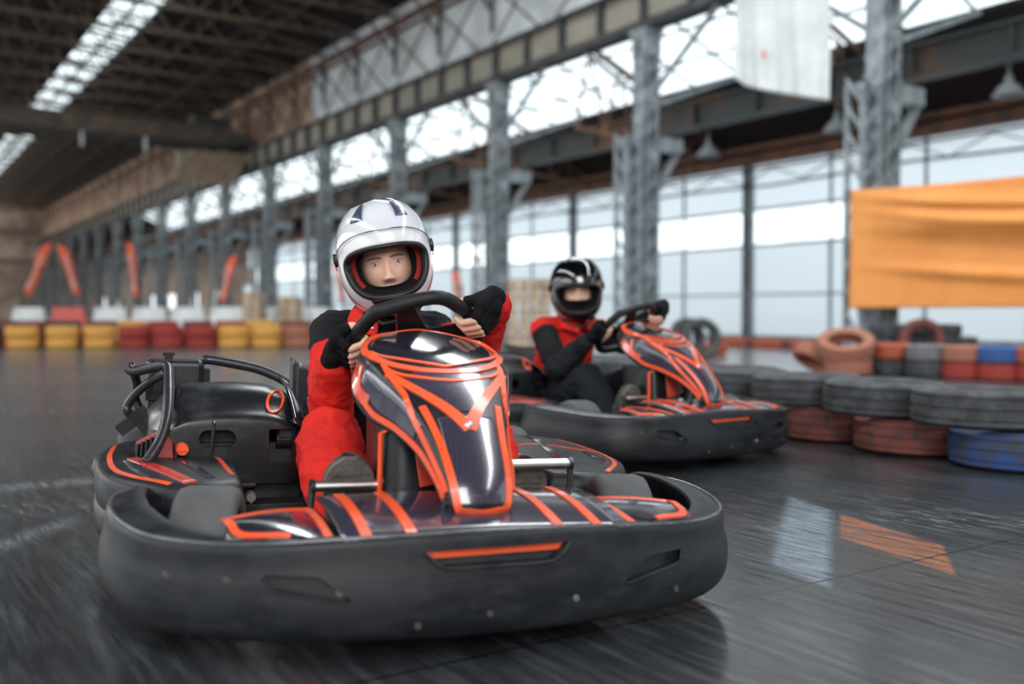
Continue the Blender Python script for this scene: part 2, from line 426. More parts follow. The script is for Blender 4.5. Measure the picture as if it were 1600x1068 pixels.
cb = MB(); cb.box((WT-.25, 48, 4.72), (.3, 120, .28)); cb.box((WT-.8, 48, 4.9), (.08, 120, .12)); struct(cb, 'trim_12', M['rust'])
# pipes and trusses hugging the eaves of the aisle
ep = MB()
for k in range(50):
    s0 = -8+k*2; ep.bar((WT-.3, s0, 4.42), (WT-.3, s0+1, 4.05), .03); ep.bar((WT-.3, s0+1, 4.05), (WT-.3, s0+2, 4.42), .03)
ep.tube([(WT-.3, -10+i*2, 4.02+.05*sin(i*1.7)) for i in range(52)], .035, 6); ep.bar((WT-.3, -10, 4.45), (WT-.3, 92, 4.45), .05)
struct(ep, 'trim_13', M['steel_dark'])
# ---- upper wall of the nave above the crane track
def upper(name, s0, s1, mt):
    u = MB(); n = int((s1-s0)/.25)
    for k in range(n):
        a = s0+(s1-s0)*k/n; b = s0+(s1-s0)*(k+1)/n; m_ = (a+b)/2
        u.add([(14.75, a, 7.6), (14.71, m_, 7.6), (14.75, b, 7.6), (14.75, b, 10.75), (14.71, m_, 10.75), (14.75, a, 10.75)], [(0, 1, 4, 5), (1, 2, 3, 4)])
    struct(u, name, mt, fix=False)
upper('wall_upper', -6, 37, M['sheet']); upper('wall_upper_far', 37, 107, M['sheet_rust'])
xb = MB(); k = 0
s = -3.0
while s < 106:
    xb.bar((14.68, s, 7.8), (14.68, s+3, 10.0), .035); xb.bar((14.68, s, 10.0), (14.68, s+3, 7.8), .035); s += 3
xb.bar((14.58, -6, 10.05), (14.58, 107, 10.05), .16); xb.bar((14.58, -6, 9.75), (14.58, 107, 9.75), .07)
struct(xb, 'trim_14', M['rust'])
# ---- left wall and the wall behind the camera
lw = MB()
for (z0, z1) in ((0, 1.2), (4.2, 6.5), (8.3, 11)): lw.box((-15.1, 42, (z0+z1)/2), (.3, 132, z1-z0))
for k in range(23): lw.box((-15.1, -21+k*6, 5.5), (.35, 1.2, 11))
struct(lw, 'wall_left', M['brick'])
bw_ = MB(); bw_.box((3, -24.2, 8.3), (36, .3, 7)); bw_.box((-11.5, -24.2, 2.4), (7, .3, 4.8)); bw_.box((8, -24.2, 2.4), (26, .3, 4.8)); struct(bw_, 'wall_back', M['brick'])
# ---- steel columns
ORD = ['first', 'second', 'third', 'fourth', 'fifth', 'sixth', 'seventh', 'eighth', 'ninth', 'tenth', 'eleventh', 'twelfth', 'thirteenth', 'fourteenth', 'fifteenth', 'sixteenth', 'seventeenth', 'eighteenth', 'nineteenth', 'twentieth',
       'twenty-first', 'twenty-second', 'twenty-third', 'twenty-fourth', 'twenty-fifth', 'twenty-sixth', 'twenty-seventh', 'twenty-eighth', 'twenty-ninth', 'thirtieth']
CT, C0 = 14.28, 10.65
def make_column():
    r = empty('steel_column', 'x', 'column', group='lattice steel columns of the crane track')
    sh = MB()
    for dx in (-.14, .14):
        for dy in (-.19, .19):
            sh.box((dx, dy, 3.4), (.13, .03, 6.8)); sh.box((dx+(.05 if dx > 0 else -.05), dy-(.05 if dy > 0 else -.05), 3.4), (.03, .13, 6.8))
    sh.box((.15, 0, 3.4), (.02, .36, 6.8)); sh.box((-.19, 0, 3.4), (.015, .2, 6.8))
    sh.build('shaft', M['steel'], r, smooth=False)
    lc = MB(); z = .3; k = 0
    while z < 6.3:
        for x0 in (-.205,):
            lc.bar((x0, -.19, z), (x0, .19, z+.42), .02, .07); lc.bar((x0, .19, z), (x0, -.19, z+.42), .02, .07)
        for y0 in (-.21,):
            lc.bar((-.16, y0, z), (.16, y0, z+.42), .07, .02); lc.bar((.16, y0, z), (-.16, y0, z+.42), .07, .02)
        if k % 3 == 0: lc.box((0, -.215, z), (.36, .02, .22)); lc.box((-.21, 0, z), (.02, .42, .22))
        z += .42; k += 1
    lc.build('lacing', M['steel'], r, smooth=False)
    cp = MB(); cp.box((0, 0, 6.72), (.5, .56, .1)); cp.box((-.22, 0, 6.45), (.02, .44, .5)); cp.box((0, -.22, 6.45), (.44, .02, .5)); cp.box((0, 0, .06), (.6, .66, .12)); cp.box((-.235, 0, 6.4), (.01, .13, .28), mi=1)
    cp.build('cap_plate', [M['steel'], M['steel_dark']], r, smooth=False)
    lg = MB()
    for dx in (-.70, -.31): 
        for dy in (-.1, .1): lg.box((dx, dy*1.5, 2.2), (.10, .05, 4.4))
    z = .3
    while z < 4.1:
        lg.bar((-.70, -.16, z), (-.31, -.16, z+.42), .06, .02); lg.bar((-.31, -.16, z), (-.70, -.16, z+.42), .06, .02); lg.bar((-.75, -.15, z), (-.75, .15, z+.42), .02, .06); z += .42
    lg.box((-.48, 0, 4.35), (.38, .3, .12)); lg.box((-.27, 0, 4.3), (.14, .08, .08)); lg.box((-.27, 0, 2.1), (.14, .08, .08))
    lg.build('lattice_leg', M['steel'], r, smooth=False)
    bk = MB(); bk.box((.6, 0, 4.35), (.75, .24, .3)); bk.bar((.28, 0, 3.3), (.9, 0, 4.2), .16, .08); bk.bar((.25, 0, 5.2), (2.7, 0, 6.1), .09)
    bk.bar((.0, -.1, 5.3), (.0, -2.2, 6.8), .09); bk.bar((.0, .1, 5.3), (.0, 2.2, 6.8), .09)
    bk.build('bracket', M['steel'], r, smooth=False)
    return r
colproto = make_column()
for k in range(17):
    o = colproto if k == 0 else copy_tree(colproto)
    o.location = H(C0+6*k, CT, 0); o.rotation_euler = HR
    o['label'] = ['tall grey lattice steel column standing behind the orange banner', 'grey lattice steel column rising behind the black helmet of the rear driver',
                  'grey lattice steel column between the two helmets', 'grey lattice steel column rising directly behind the white helmet'][k] if k < 4 else \
        'grey lattice steel column under the crane track, %s from the right' % ORD[k]
# ---- crane track girder
g = empty('crane_girder', 'long riveted olive grey plate girder carried on the tops of the columns', 'girder')
g.location = (0, 0, 0); g.rotation_euler = HR
wb = MB(); wb.box((14.3, 50, 7.3), (.05, 112, .84)); s = -5.85
while s < 106: wb.box((14.19, s, 7.3), (.18, .10, .8), mi=1); s += 1.5
wb.build('web', [M['girder'], M['steel_dark']], g, smooth=False)
fl = MB(); fl.box((14.28, 50, 7.74), (.42, 112, .07)); fl.box((14.28, 50, 6.83), (.5, 112, .10)); fl.box((14.34, 50, 6.95), (.3, 112, .14)); fl.box((14.28, 50, 7.82), (.08, 112, .1))
fl.build('flange', M['steel_dark'], g, smooth=False)
# aisle crane girder
g2 = MB(); g2.box((17.1, 48, 5.48), (.08, 116, .56)); g2.box((17.1, 48, 5.78), (.42, 116, .06)); g2.box((17.1, 48, 5.18), (.42, 116, .06)); s = -8.
while s < 100: g2.box((17.0, s, 5.48), (.18, .06, .5)); s += 2
o = hbuild(g2, 'aisle_girder', pbr('patchy_rust_grey_steel', (.07, .08, .08), .6, 0, (.20, .10, .06), .35, lo=.5, hi=.6)); tag(o, 'patchy rusty grey girder under the aisle roof, below the bright glazing', 'girder')
# aisle trusses
def make_atruss():
    t = MB(); a = V((20, 0, 4.75)); b = V((14.6, 0, 5.2)); c = V((14.6, 0, 7.4))
    t.bar(a, b, .09); t.bar(a, (17.5, 0, 6.15), .09); t.bar((17.5, 0, 6.15), c, .09)
    for i in range(6):
        p = a.lerp(b, i/6); q = V((lerp(20, 14.6, (i+.5)/6), 0, lerp(4.8, 7.3, (i+.5)/6))); r_ = a.lerp(b, (i+1)/6); t.bar(p, q, .05); t.bar(q, r_, .05)
    return t
at = hbuild(make_atruss(), 'aisle_truss', M['rust'])
for k in range(17):
    o = at if k == 0 else at.copy()
    if k: COL.objects.link(o)
    o.location = H(C0-3+6*k, 0, 0)
    tag(o, 'rusty roof truss over the side aisle, %s from the camera end' % ORD[k], 'truss', 'rusty trusses over the side aisle')
# ---- nave roof trusses
def make_truss():
    r = empty('roof_truss', 'x', 'truss', group='tan roof trusses over the track')
    ch = MB(); ch.bar((14.5, 0, 10.3), (-14.5, 0, 10.3), .10, .12); ch.bar((14.5, 0, 10.5), (0, 0, 12.85), .1, .12); ch.bar((0, 0, 12.85), (-14.5, 0, 10.5), .1, .12)
    ch.build('chord', M['tan'], r, smooth=False)
    wb = MB()
    for i in range(16):
        x0 = 14.5-29*i/16; x1 = 14.5-29*(i+1)/16; xm = (x0+x1)/2; hm = roof_h(xm)-.1
        wb.bar((x0, 0, 10.3), (xm, 0, hm), .06); wb.bar((xm, 0, hm), (x1, 0, 10.3), .06); wb.bar((xm, 0, 10.3), (xm, 0, hm), .045)
    wb.build('web', M['tan'], r, smooth=False)
    kb = MB(); kb.bar((14.6, 0, 8.4), (14.6, 0, 10.4), .08); kb.bar((14.55, 0, 9.0), (13.5, 0, 10.3), .07)
    kb.build('knee_brace', M['steel_dark'], r, smooth=False)
    return r
tp = make_truss()
for k in range(28):
    o = tp if k == 0 else copy_tree(tp)
    o.location = H(23.5+3*k, 0, 0); o.rotation_euler = HR; o['label'] = 'tan steel truss under the dark nave roof, %s from the camera end' % ORD[k]
pl = MB()
for t in (12.5, 10.7, 6.2, 4.4, 2.4, .3, -2, -4, -6.2, -10.5): pl.bar((t, 20, roof_h(t)-.07), (t, 107, roof_h(t)-.07), .08, .14)
struct(pl, 'trim_15', M['steel_dark'])
# ---- overhead crane across the nave
c = empty('overhead_crane', 'tan overhead travelling crane spanning the hall at the far left', 'crane', H(45, 0, 0), HR)
b = MB()
for y in (-1.0, 1.0): b.box((0, y, 8.45), (27.6, .35, .8), mi=0)
b.box((0, -1.3, 8.1), (27.6, .5, .07)); b.box((0, -1.3, 8.75), (27.6, .06, .06)); b.build('bridge', M['tan'], c, smooth=False)
b = MB(); b.box((13.9, 0, 8.15), (.5, 4.4, .45)); b.box((-13.9, 0, 8.15), (.5, 4.4, .45)); b.box((0, -1.02, 7.98), (27.4, .42, .16)); b.box((12.9, -.6, 8.9), (1.6, 1, .7)); b.box((13.2, .2, 7.6), (1.2, 1.6, .5)); b.build('end_truck', M['steel_dark'], c, smooth=False)
b = MB()
for k in range(9): b.box((11.35+k*.3, -1.6, 6.95), (.16, .3, 1.7), Matrix.Rotation(radians(38), 3, 'Y'))
b.build('striped_guard', M['cardboard'], c, smooth=False)
b = MB(); b.box((12.6, -1.2, 7.0), (2.6, .5, 1.2)); b.build('cabin', M['girder'], c, smooth=False)
b = MB()
for x in (-6, -2, 1, 4, 7.5, 10): b.bar((x, -1.3, 8.1), (x, -1.3, 7.45), .12)
b.build('hanger', M['plastic_white'], c, smooth=False)
# ---- pendant lamps in the aisle
def make_pendant():
    m = MB(); prof = [(.02, .62), (.03, .4), (.07, .36), (.09, .25), (.20, .16), (.30, .0), (.28, .0), (.18, .14), (.07, .22), (.0, .24)]
    m.lathe(prof, 20, closed=False); m.tube([(0, 0, .6), (0, 0, 1.5)], .012, 6); return m.build('pendant_lamp', M['lamp_enamel'])
pen = make_pendant()
for k, (px, py, Z, lb) in enumerate(((1571, 152, 18.7, 'grey bell pendant lamp hanging above the orange banner'), (1305, 206, 22.0, 'grey bell pendant lamp hanging below the white banner'), (1105, 245, 25.4, 'grey bell pendant lamp hanging right of the column behind the black helmet'), (745, 330, 35, 'small far pendant lamp hanging right of the white helmet'))):
    o = pen if k == 0 else pen.copy()
    if k: COL.objects.link(o)
    o.location = ((px-800)/FPX*Z, Z, CAMH+(488-py)/FPX*Z); tag(o, lb, 'lamp', 'bell pendant lamps of the aisle')
# ---- banners
def cloth(name, s0, s1, top, bot, t, fn, mat, n=90, m=50):
    g = MB()
    g.grid(lambda a, b: (t+fn(a, b), lerp(s0, s1, a), lerp(bot(a), top(a), b)), n, m)
    o = g.build(name, mat, rot=HR, angle=180); solid(o, .006, 0); return o
def ofold(a, b):
    d = a*.9+(1-b)*.1
    y = 1-b
    f = 0
    for q, (c0, sl, wd, am) in enumerate(((.05, .30, .05, .07), (.16, .34, .06, .06), (.62, .28, .05, .03), (.30, .16, .08, .05))):
        x = y-(c0+sl*a*(1.3-.5*a)); f += 1.9*am*math.exp(-(x/wd)**2)*min(1, a*4)
    return -f + .03*sin(a*7+b*2)
o = cloth('orange_banner', 10.62, 4.4, lambda a: 2.66-.10*sin(pi*min(1, a*1.0)), lambda a: .75, 13.42, ofold, M['orange_cloth'])
tag(o, 'large plain orange banner tied in front of the first column', 'banner')
ar_ = MB()
for q in range(4):
    r_ = .10+.05*q
    ar_.tube([(13.40-.0, 9.85-r_*cos(x)*1.0, 2.0+r_*sin(x)) for x in [pi*.1+pi*.9*i/10 for i in range(11)]], .006, 6)
e_ = ar_.build('faded_emblem', pbr('faded_print', (.88, .45, .18), .6)); e_.parent = o
o = cloth('white_banner', 13.60, 11.36, lambda a: 7.4, lambda a: 5.06-.78*a**.8+.5*max(0, .1-a)*4*.4, 13.78,
          lambda a, b: .05*sin(a*15+b*1.3)+.03*sin(a*31+2*b)*(1-b)-.02*sin(a*6-b*4), M['cloth_white'])
tag(o, 'dusty white cloth banner hanging from the crane girder at the top', 'banner')
st = MB(); st.box((13.70, 12.75, 5.35), (.02, .04, .13)); e_ = st.build('orange_mark', M['flag'], o)
# ---- feather flags
def flag(px0, py0, px1, py1, w, Z, label):
    f = lambda px, py: V(((px-800)/FPX*Z, Z, CAMH+(488-py)/FPX*Z))
    A = f(px0, py0); B = f(px1, py1); base = V((B.x+(B.x-A.x)*.35, Z+.2, 0))
    d = (A-B); L = d.length; d.normalize(); side = V((d.z, 0, -d.x))*(1 if px0 > px1 else -1)
    r = empty('feather_flag', label, 'flag', base, group='orange feather flags')
    g = MB(); wd = w/FPX*Z
    def fn(a, b):
        sh = 1.0 if a < .75 else sqrt(max(0, 1-((a-.75)/.25)**2))*.98+.02
        p = B + d*L*a + side*(wd*((b-1)*sh+.5)) + V((0, .05*sin(a*6), 0)); return p-base
    g.grid(fn, 24, 6); o = g.build('sail', M['flag'], r, angle=180); solid(o, .01, 0)
    t = MB(); rr = random.Random(int(px0))
    for k in range(11):
        c = B + d*L*(.14+.058*k) - base + V((0, -.06, 0)); hh = wd*.42
        if k == 0:
            t.tube([c + d*hh*.5*cos(x)+side*hh*.5*sin(x) for x in [2*pi*i/14 for i in range(14)]], .03, 6, closed=True)
        else:
            t.bar(c-side*hh/2, c+side*hh/2, .04, .03, up=V((0, 1, 0)))
            for q in range(rr.choice((1, 2))): e = (rr.random()-.5)*hh; t.bar(c+side*e, c+side*e+d*L*.04, .04, .03, up=V((0, 1, 0)))
    t.build('print', M['flagtext'], r)
    p = MB(); p.tube([V((0, 0, 0)), B-base-side*wd*.5, B-base+d*L*.5-side*wd*.5*(1)], .03, 8); p.build('pole', M['steel_dark'], r)
for a in ((78, 378, 42, 458, 15, 34, 'leaning orange feather flag, leftmost at the far end'), (98, 380, 121, 458, 14, 34, 'orange feather flag leaning right, second from the left'),
          (205, 378, 213, 462, 11, 31, 'narrow orange feather flag in front of the far columns, third from the left'), (366, 398, 345, 470, 12, 28, 'orange feather flag leaning between columns, fourth from the left'),
          (527, 408, 534, 470, 9, 24, 'narrow orange feather flag just left of the white helmet'), (712, 424, 716, 466, 13, 26, 'orange feather flag standing right of the white helmet')):
    flag(*a)
# ---- plastic barriers
def barrier_mesh():
    m = MB(); pr = [(-.24, 0), (-.24, .16), (-.13, .3), (-.09, .82), (.09, .82), (.13, .3), (.24, .16), (.24, 0)]
    n = len(pr); vs = []; L = [(-.56, .0), (.56, .0)]
    for sx in (-1, 1):
        for (y, z) in pr: vs.append((sx*(.54-.16*z/.82), y, z))
    m.add(vs, [tuple(range(n)), tuple(range(2*n-1, n-1, -1))]+[(i, i+n, (i+1) % n+n, (i+1) % n) for i in range(n)]); return m
bw_ = barrier_mesh().build('plastic_barrier', M['plastic_white']); bevel(bw_, .02)
br_ = barrier_mesh().build('plastic_barrier', M['plastic_red']); bevel(br_, .02)
first = True
for k, (px, Z) in enumerate(((46, 27), (173, 26.5), (234, 26.2), (294, 26), (355, 25.5), (420, 25), (462, 26), (492, 28))):
    o = bw_ if k == 0 else bw_.copy()
    if k: COL.objects.link(o)
    o.location = ((px-800)/FPX*Z, Z, 0); tag(o, 'white plastic barrier behind the coloured tyre wall, %s white one from the left' % ORD[k], 'barrier', 'white plastic barriers')
br_.location = ((108-800)/FPX*26.5, 26.5, 0); tag(br_, 'red plastic barrier among the white ones behind the yellow tyres', 'barrier')
# ---- stacked boxes
def boxes(name, px0, px1, py0, Z, nx, nz, label, d=.8):
    x0 = (px0-800)/FPX*Z; x1 = (px1-800)/FPX*Z; h = CAMH+(488-py0)/FPX*Z; r = empty(name, label, 'box stack', ((x0+x1)/2, Z+d/2, 0))
    W_ = x1-x0; m = MB(); rr = random.Random(3)
    for i in range(nx):
        for j in range(nz):
            m.box((-W_/2+W_*(i+.5)/nx+rr.uniform(-.01, .01), rr.uniform(-.02, .02), .14+(h-.14)*(j+.5)/nz), (W_/nx-.03, d, (h-.14)/nz-.02))
    o = m.build('carton', M['cardboard'], r, smooth=False)
    p = MB(); p.box((0, 0, .12), (W_, d, .03)); p.box((0, 0, .015), (W_, d, .03))
    for x in (-W_/2+.06, 0, W_/2-.06): p.box((x, 0, .065), (.1, d, .09))
    p.build('pallet', M['cardboard'], r, smooth=False)
boxes('carton_stack', 793, 862, 434, 15.5, 4, 7, 'tan stack of cartons on a pallet behind the rear driver')
boxes('carton_stack', 379, 405, 456, 24, 2, 6, 'narrow tan stack of cartons behind the white barriers')
boxes('carton_stack', 434, 463, 463, 24.5, 2, 3, 'low brown stack of cartons right of the narrow one at left')
# ================================================================ TYRES
def paint(name, col, amt=.5, dark=(.035, .035, .037)):
    m = pbr(name, dark, .75, 0, col, 9, lo=.5-amt*.35, hi=.62-amt*.25, bump=.35, bscale=60); return m
TM = {'black': pbr('old_rubber', (.030, .032, .035), .8, 0, (.075, .08, .085), 7, bump=.35, bscale=60),
      'red': paint('tyre_red_paint', (.30, .035, .025), .7), 'faded_red': paint('tyre_worn_red', (.17, .045, .035), .45), 'orange': paint('tyre_orange_paint', (.38, .085, .04), .75),
      'yellow': paint('tyre_yellow_paint', (.62, .33, .07), 1.0, (.25, .14, .04)), 'terracotta': paint('tyre_terracotta_paint', (.33, .13, .08), .9, (.14, .065, .045)),
      'blue': paint('tyre_blue_paint', (.03, .09, .26), .8), 'grey': paint('tyre_grey_paint', (.16, .16, .17), .6)}
def tyre_mesh(Rr=.30, wd=.170, seg=56, tread=True):
    hw = wd/2; ri = Rr*.62; m = MB()
    prof = [(ri, -hw*.62), (ri+.012, -hw*.80), (Rr*.80, -hw*1.0), (Rr*.90, -hw*.95), (Rr*.965, -hw*.80)]
    gr = [(-.62, 1), (-.50, 1), (-.47, 0), (-.40, 0), (-.37, 1), (-.08, 1), (-.05, 0), (.05, 0), (.08, 1), (.37, 1), (.40, 0), (.47, 0), (.50, 1), (.62, 1)]
    prof += [(Rr*(.985+.015*(1-abs(x))) - (0 if u else .008), hw*x*1.25) for x, u in gr]
    prof += [(Rr*.965, hw*.80), (Rr*.90, hw*.95), (Rr*.80, hw*1.0), (ri+.012, hw*.80), (ri, hw*.62), (ri+.02, hw*.5), (Rr*.9, hw*.7), (Rr*.93, 0), (Rr*.9, -hw*.7), (ri+.02, -hw*.5)]
    m.lathe(prof, seg)
    if tread:   # shoulder lugs cut into the shoulders
        n_ = len(prof)
        for k in range(seg):
            for j in (4, 5, 6, 17, 18, 19):
                v = V(m.v[k*n_+j]); kk = k if j < 10 else k+1
                if kk % 2: v.x *= .986; v.y *= .986; m.v[k*n_+j] = tuple(v)
    return m
def tyre(mt, Rr=.30, wd=.170, tread=True, seg=56): return tyre_mesh(Rr, wd, seg, tread).build('tyre', mt, angle=35)
TP = {}
def put_tyre(mt, loc, label, group, rot=(0, 0, 0), sc=1.0, near=False, sz=1):
    key = (mt, near)
    if key not in TP:
        base = TP.get(('mesh', near))
        o = tyre(TM[mt] if isinstance(mt, str) else mt, seg=120 if near else 28, tread=near)
        TP[key] = o
    else:
        o = TP[key].copy(); COL.objects.link(o)
    o.location = loc; o.rotation_euler = rot; o.scale = (sc, sc, sz)
    return tag(o, label, 'tyre', group)
# near wall of tyres, right foreground: lower row then upper row
m_br, nt, p = newmat('tyre_blue_red')
tc = nt.nodes.new('ShaderNodeTexCoord'); sp = nt.nodes.new('ShaderNodeSeparateXYZ'); gt = nt.nodes.new('ShaderNodeMath'); gt.operation = 'GREATER_THAN'; gt.inputs[1].default_value = .02
no = nt.nodes.new('ShaderNodeTexNoise'); no.inputs['Scale'].default_value = 9; mr = nt.nodes.new('ShaderNodeMapRange'); mr.inputs['From Min'].default_value = .35; mr.inputs['From Max'].default_value = .55
mx = nt.nodes.new('ShaderNodeMix'); mx.data_type = 'RGBA'; mx.inputs['A'].default_value = (.02, .05, .16, 1); mx.inputs['B'].default_value = (.26, .045, .03, 1)
mx2 = nt.nodes.new('ShaderNodeMix'); mx2.data_type = 'RGBA'; mx2.inputs['A'].default_value = (.04, .04, .045, 1)
for a, b in ((tc.outputs['Object'], sp.inputs[0]), (sp.outputs['X'], gt.inputs[0]), (gt.outputs[0], mx.inputs['Factor']), (tc.outputs['Object'], no.inputs['Vector']), (no.outputs['Fac'], mr.inputs['Value']), (mr.outputs[0], mx2.inputs['Factor']), (mx.outputs['Result'], mx2.inputs['B']), (mx2.outputs['Result'], p.inputs['Base Color'])): nt.links.new(a, b)
p.inputs['Roughness'].default_value = .75
TM['blue_red'] = m_br
GN = 'tyres of the near wall on the right'
DN = V((-.50, .866, 0))
low = [((2.26, 4.40), 'blue_red', 'half blue half red tyre at the right edge, bottom row'), ((2.0, 4.90), 'faded_red', 'worn reddish tyre in the bottom row, left of the half blue one'),
       ((1.76, 5.40), 'faded_red', 'worn dark red tyre on the floor just right of the rear kart bumper')]
up_ = [((2.11, 4.46), 'black', 'plain dark tyre on top of the half blue one at the right edge'), ((1.87, 4.98), 'black', 'plain dark tyre on the upper row, second from the right edge'), ((1.63, 5.50), 'black', 'plain dark tyre on the upper row, third from the right edge'),
       ((1.38, 6.03), 'black', 'plain dark tyre on the upper row behind the nose of the rear kart')]
for (x, y), c_, lb in low: put_tyre(c_, (x, y, .087), lb, GN, (0, 0, R.uniform(-.2, .2) if c_ != 'blue_red' else -.25), near=True)
for (x, y), c_, lb in up_: put_tyre(c_, (x, y, .259), lb, GN, (R.uniform(-.02, .02), R.uniform(-.02, .02), R.uniform(0, 6)), near=True)
x, y = 1.50, 5.92
for k in range(5):
    put_tyre('black', (x, y, .087), 'dark tyre on the floor behind the rear kart, %s one from the right' % ORD[k], GN, (0, 0, R.uniform(0, 6)), near=True)
    if k: put_tyre('black', (x+.14, y-.25, .259), 'dark tyre on the upper row behind the rear driver, %s from the right' % ORD[k-1], GN, (0, 0, R.uniform(0, 6)), near=True)
    x += -.26; y += .53
# mid-distance wall on the right
GM = 'painted tyres of the middle wall on the right'
def gp(px, Z): return ((px-800)/FPX*Z, Z)
mid = [(1395, 10.9, 'black', 'orange'), (1450, 10.5, 'black', 'grey'), (1507, 10.25, 'red', 'terracotta'), (1563, 10.0, 'red', 'blue'), (1622, 9.8, 'red', 'orange')]
for k, (px, Z, a, b) in enumerate(mid):
    x, y = gp(px, Z)
    put_tyre(a, (x, y, .087), '%s tyre under the %s one, %s stack of the middle wall' % (a, b, ORD[k]), GM, (0, 0, k*1.3), .72)
    put_tyre(b, (x, y, .259), '%s tyre on top of the %s stack from the left of the middle wall' % (b, ORD[k]), GM, (0, 0, k*2.1), .72)
x, y = gp(1272, 11.3); put_tyre('terracotta', (x, y, .17), 'terracotta tyre leaning at the left end of the middle wall', GM, (0, radians(35), .4), .8)
x, y = gp(1326, 10.9); put_tyre('terracotta', (x, y, .087), 'terracotta tyre lying under the tilted one at the middle wall', GM, (0, 0, 0), .85)
put_tyre('terracotta', (x-.03, y, .33), 'tilted terracotta tyre showing its open centre, beside the middle wall', GM, (radians(22), radians(-8), 0), 1.0)
# a long low row by the wall, dark heap behind
GB = 'orange tyres of the low row along the white wall'
for k in range(13):
    px = 1122+k*14.5; Z = 20.5-k*.22; x, y = gp(px, Z)
    put_tyre('orange' if k % 4 else 'faded_red', (x, y, .087), 'worn orange tyre at the foot of the white wall, %s from the left' % ORD[k], GB, (0, 0, k), .72)
x, y = gp(1095, 14.5); put_tyre('black', (x, y, .30), 'dark tyre standing on edge right of the rear driver hand', GM, (radians(82), 0, radians(12)))
x, y = gp(1074, 15.0); put_tyre('black', (x, y, .30), 'dark tyre standing on edge behind another right of the rear driver', GM, (radians(84), 0, radians(30)))
x, y = gp(1106, 15.6); put_tyre('orange', (x, y, .1), 'orange tyre lying beside the standing dark tyres', GM)
x, y = gp(1440, 13.6); put_tyre('faded_red', (x, y, .30), 'dark red tyre standing on edge behind the middle wall', GM, (radians(86), 0, 0), 1.0)
for k, (px, Z) in enumerate(((1395, 14.2), (1420, 14.4), (1468, 14.2), (1492, 14.0))):
    x, y = gp(px, Z)
    for j in range(3 if k < 3 else 2): put_tyre('black', (x, y, .087+.172*j), 'black tyre of the dark heap, %s stack, %s from the floor' % (ORD[k], ORD[j]), 'black tyres heaped behind the middle wall')
# far wall of coloured tyres, left
GF = 'coloured tyres of the far left wall'
front = [(-22, 'black'), (35, 'yellow'), (98, 'yellow'), (157, 'yellow'), (203, 'red'), (242, 'red'), (286, 'red'), (330, 'yellow'), (368, 'yellow'), (397, 'terracotta'), (416, 'red'), (446, 'red'), (472, 'faded_red'), (510, 'yellow'), (548, 'yellow')]
xp = -900
for k, (px, c_) in enumerate(front):
    Z = 18.9+k*.06; x = (px-800)/FPX*Z
    if x - xp < .62: x = xp+.62
    xp = x
    for j in range(2):
        put_tyre(c_, (x+R.uniform(-.03, .03), Z+R.uniform(-.04, .04), .108+.212*j), '%s tyre, %s of the %s stack from the left in the far wall' % (c_.replace('_', ' '), 'bottom' if j == 0 else 'top', ORD[k]), GF, (0, 0, R.uniform(0, 6)), 1.0, sz=1.22)
back = ['red', 'faded_red', 'black', 'red', 'yellow', 'red', 'red', 'red', 'yellow', 'yellow', 'red', 'yellow', 'red', 'terracotta', 'yellow', 'yellow']
for k, c_ in enumerate(back):
    x = -10.3+k*.65
    for j in range(3):
        put_tyre(c_ if j < 2 or k % 3 else 'faded_red', (x+R.uniform(-.03, .03), 20.2+R.uniform(-.05, .05), .087+.172*j), '%s tyre, %s from the floor in the %s stack of the rear far row' % ((c_ if j < 2 or k % 3 else 'faded red').replace('_', ' '), ORD[j], ORD[k]), 'rear row of tyres of the far left wall')
# ================================================================ THE KARTS (local: x to the viewer's right, -y forward, z up)
K1L, K1R = V((-.199, 2.325, .018)), (0, radians(2.0), radians(22))
K2L, K2R = V((.667, 4.655, .014)), (0, radians(1.6), radians(40))
K1M = Matrix.Translation(K1L) @ Euler(K1R).to_matrix().to_4x4()
K1I = K1M.inverted()
_cp, _sp = cos(PITCH), sin(PITCH)
def P(px, py, y):
    """point of the front kart's own space seen at (px,py) in its plane local y"""
    yc = (534-py)/FPX; d = V(((px-800)/FPX, _cp+_sp*yc, -_sp+_cp*yc))
    o = K1I @ V((0, 0, CAMH)); q = K1I.to_3x3() @ d
    t = (y-o.y)/q.y; return o+q*t
M['shell'] = pbr('scuffed_black_plastic', (.010, .0115, .0135), .40, 0, (.028, .030, .033), 12, spec=.28, lo=.42, hi=.8, bump=.05, bscale=120, stretch=(1, 1, 3), rvar=.2)
M['body'] = pbr('black_bodywork_plastic', (.010, .011, .013), .3, 0, (.028, .029, .031), 14, spec=.45, lo=.5, hi=.8, rvar=.15)
M['gloss'] = pbr('glossy_dark_film', (.016, .014, .024), .16, coat=1)
M['carbon'] = pbr('woven_purple_black_film', (.022, .019, .032), .22, coat=.9, weave=260)
M['orange'] = pbr('orange_sticker', (.80, .085, .018), .35, 0, (.55, .10, .05), 22, lo=.55, hi=.7, coat=.4)
M['redglass'] = pbr('red_reflective_sticker', (.75, .05, .03), .12, coat=1, col2=(.6, .12, .08), scale=6)
M['slick'] = pbr('slick_rubber', (.055, .056, .058), .72, 0, (.085, .086, .088), 5, bump=.05)
M['rim'] = pbr('dark_wheel_rim', (.05, .05, .055), .35, .8)
M['chrome'] = pbr('worn_chrome', (.86, .84, .80), .32, 1, (.50, .34, .24), 18, lo=.58, hi=.75, rvar=.2)
M['tubing'] = pbr('black_tube', (.022, .023, .025), .3, .1, (.05, .05, .05), 20, lo=.55, hi=.8)
M['engine'] = pbr('dirty_engine_metal', (.010, .010, .010), .5, .3, (.035, .032, .03), 16)
M['alloy'] = pbr('dull_alloy', (.30, .28, .25), .4, .8)
M['redplastic'] = pbr('red_cowl', (.33, .03, .02), .45, 0, (.08, .03, .03), 12)
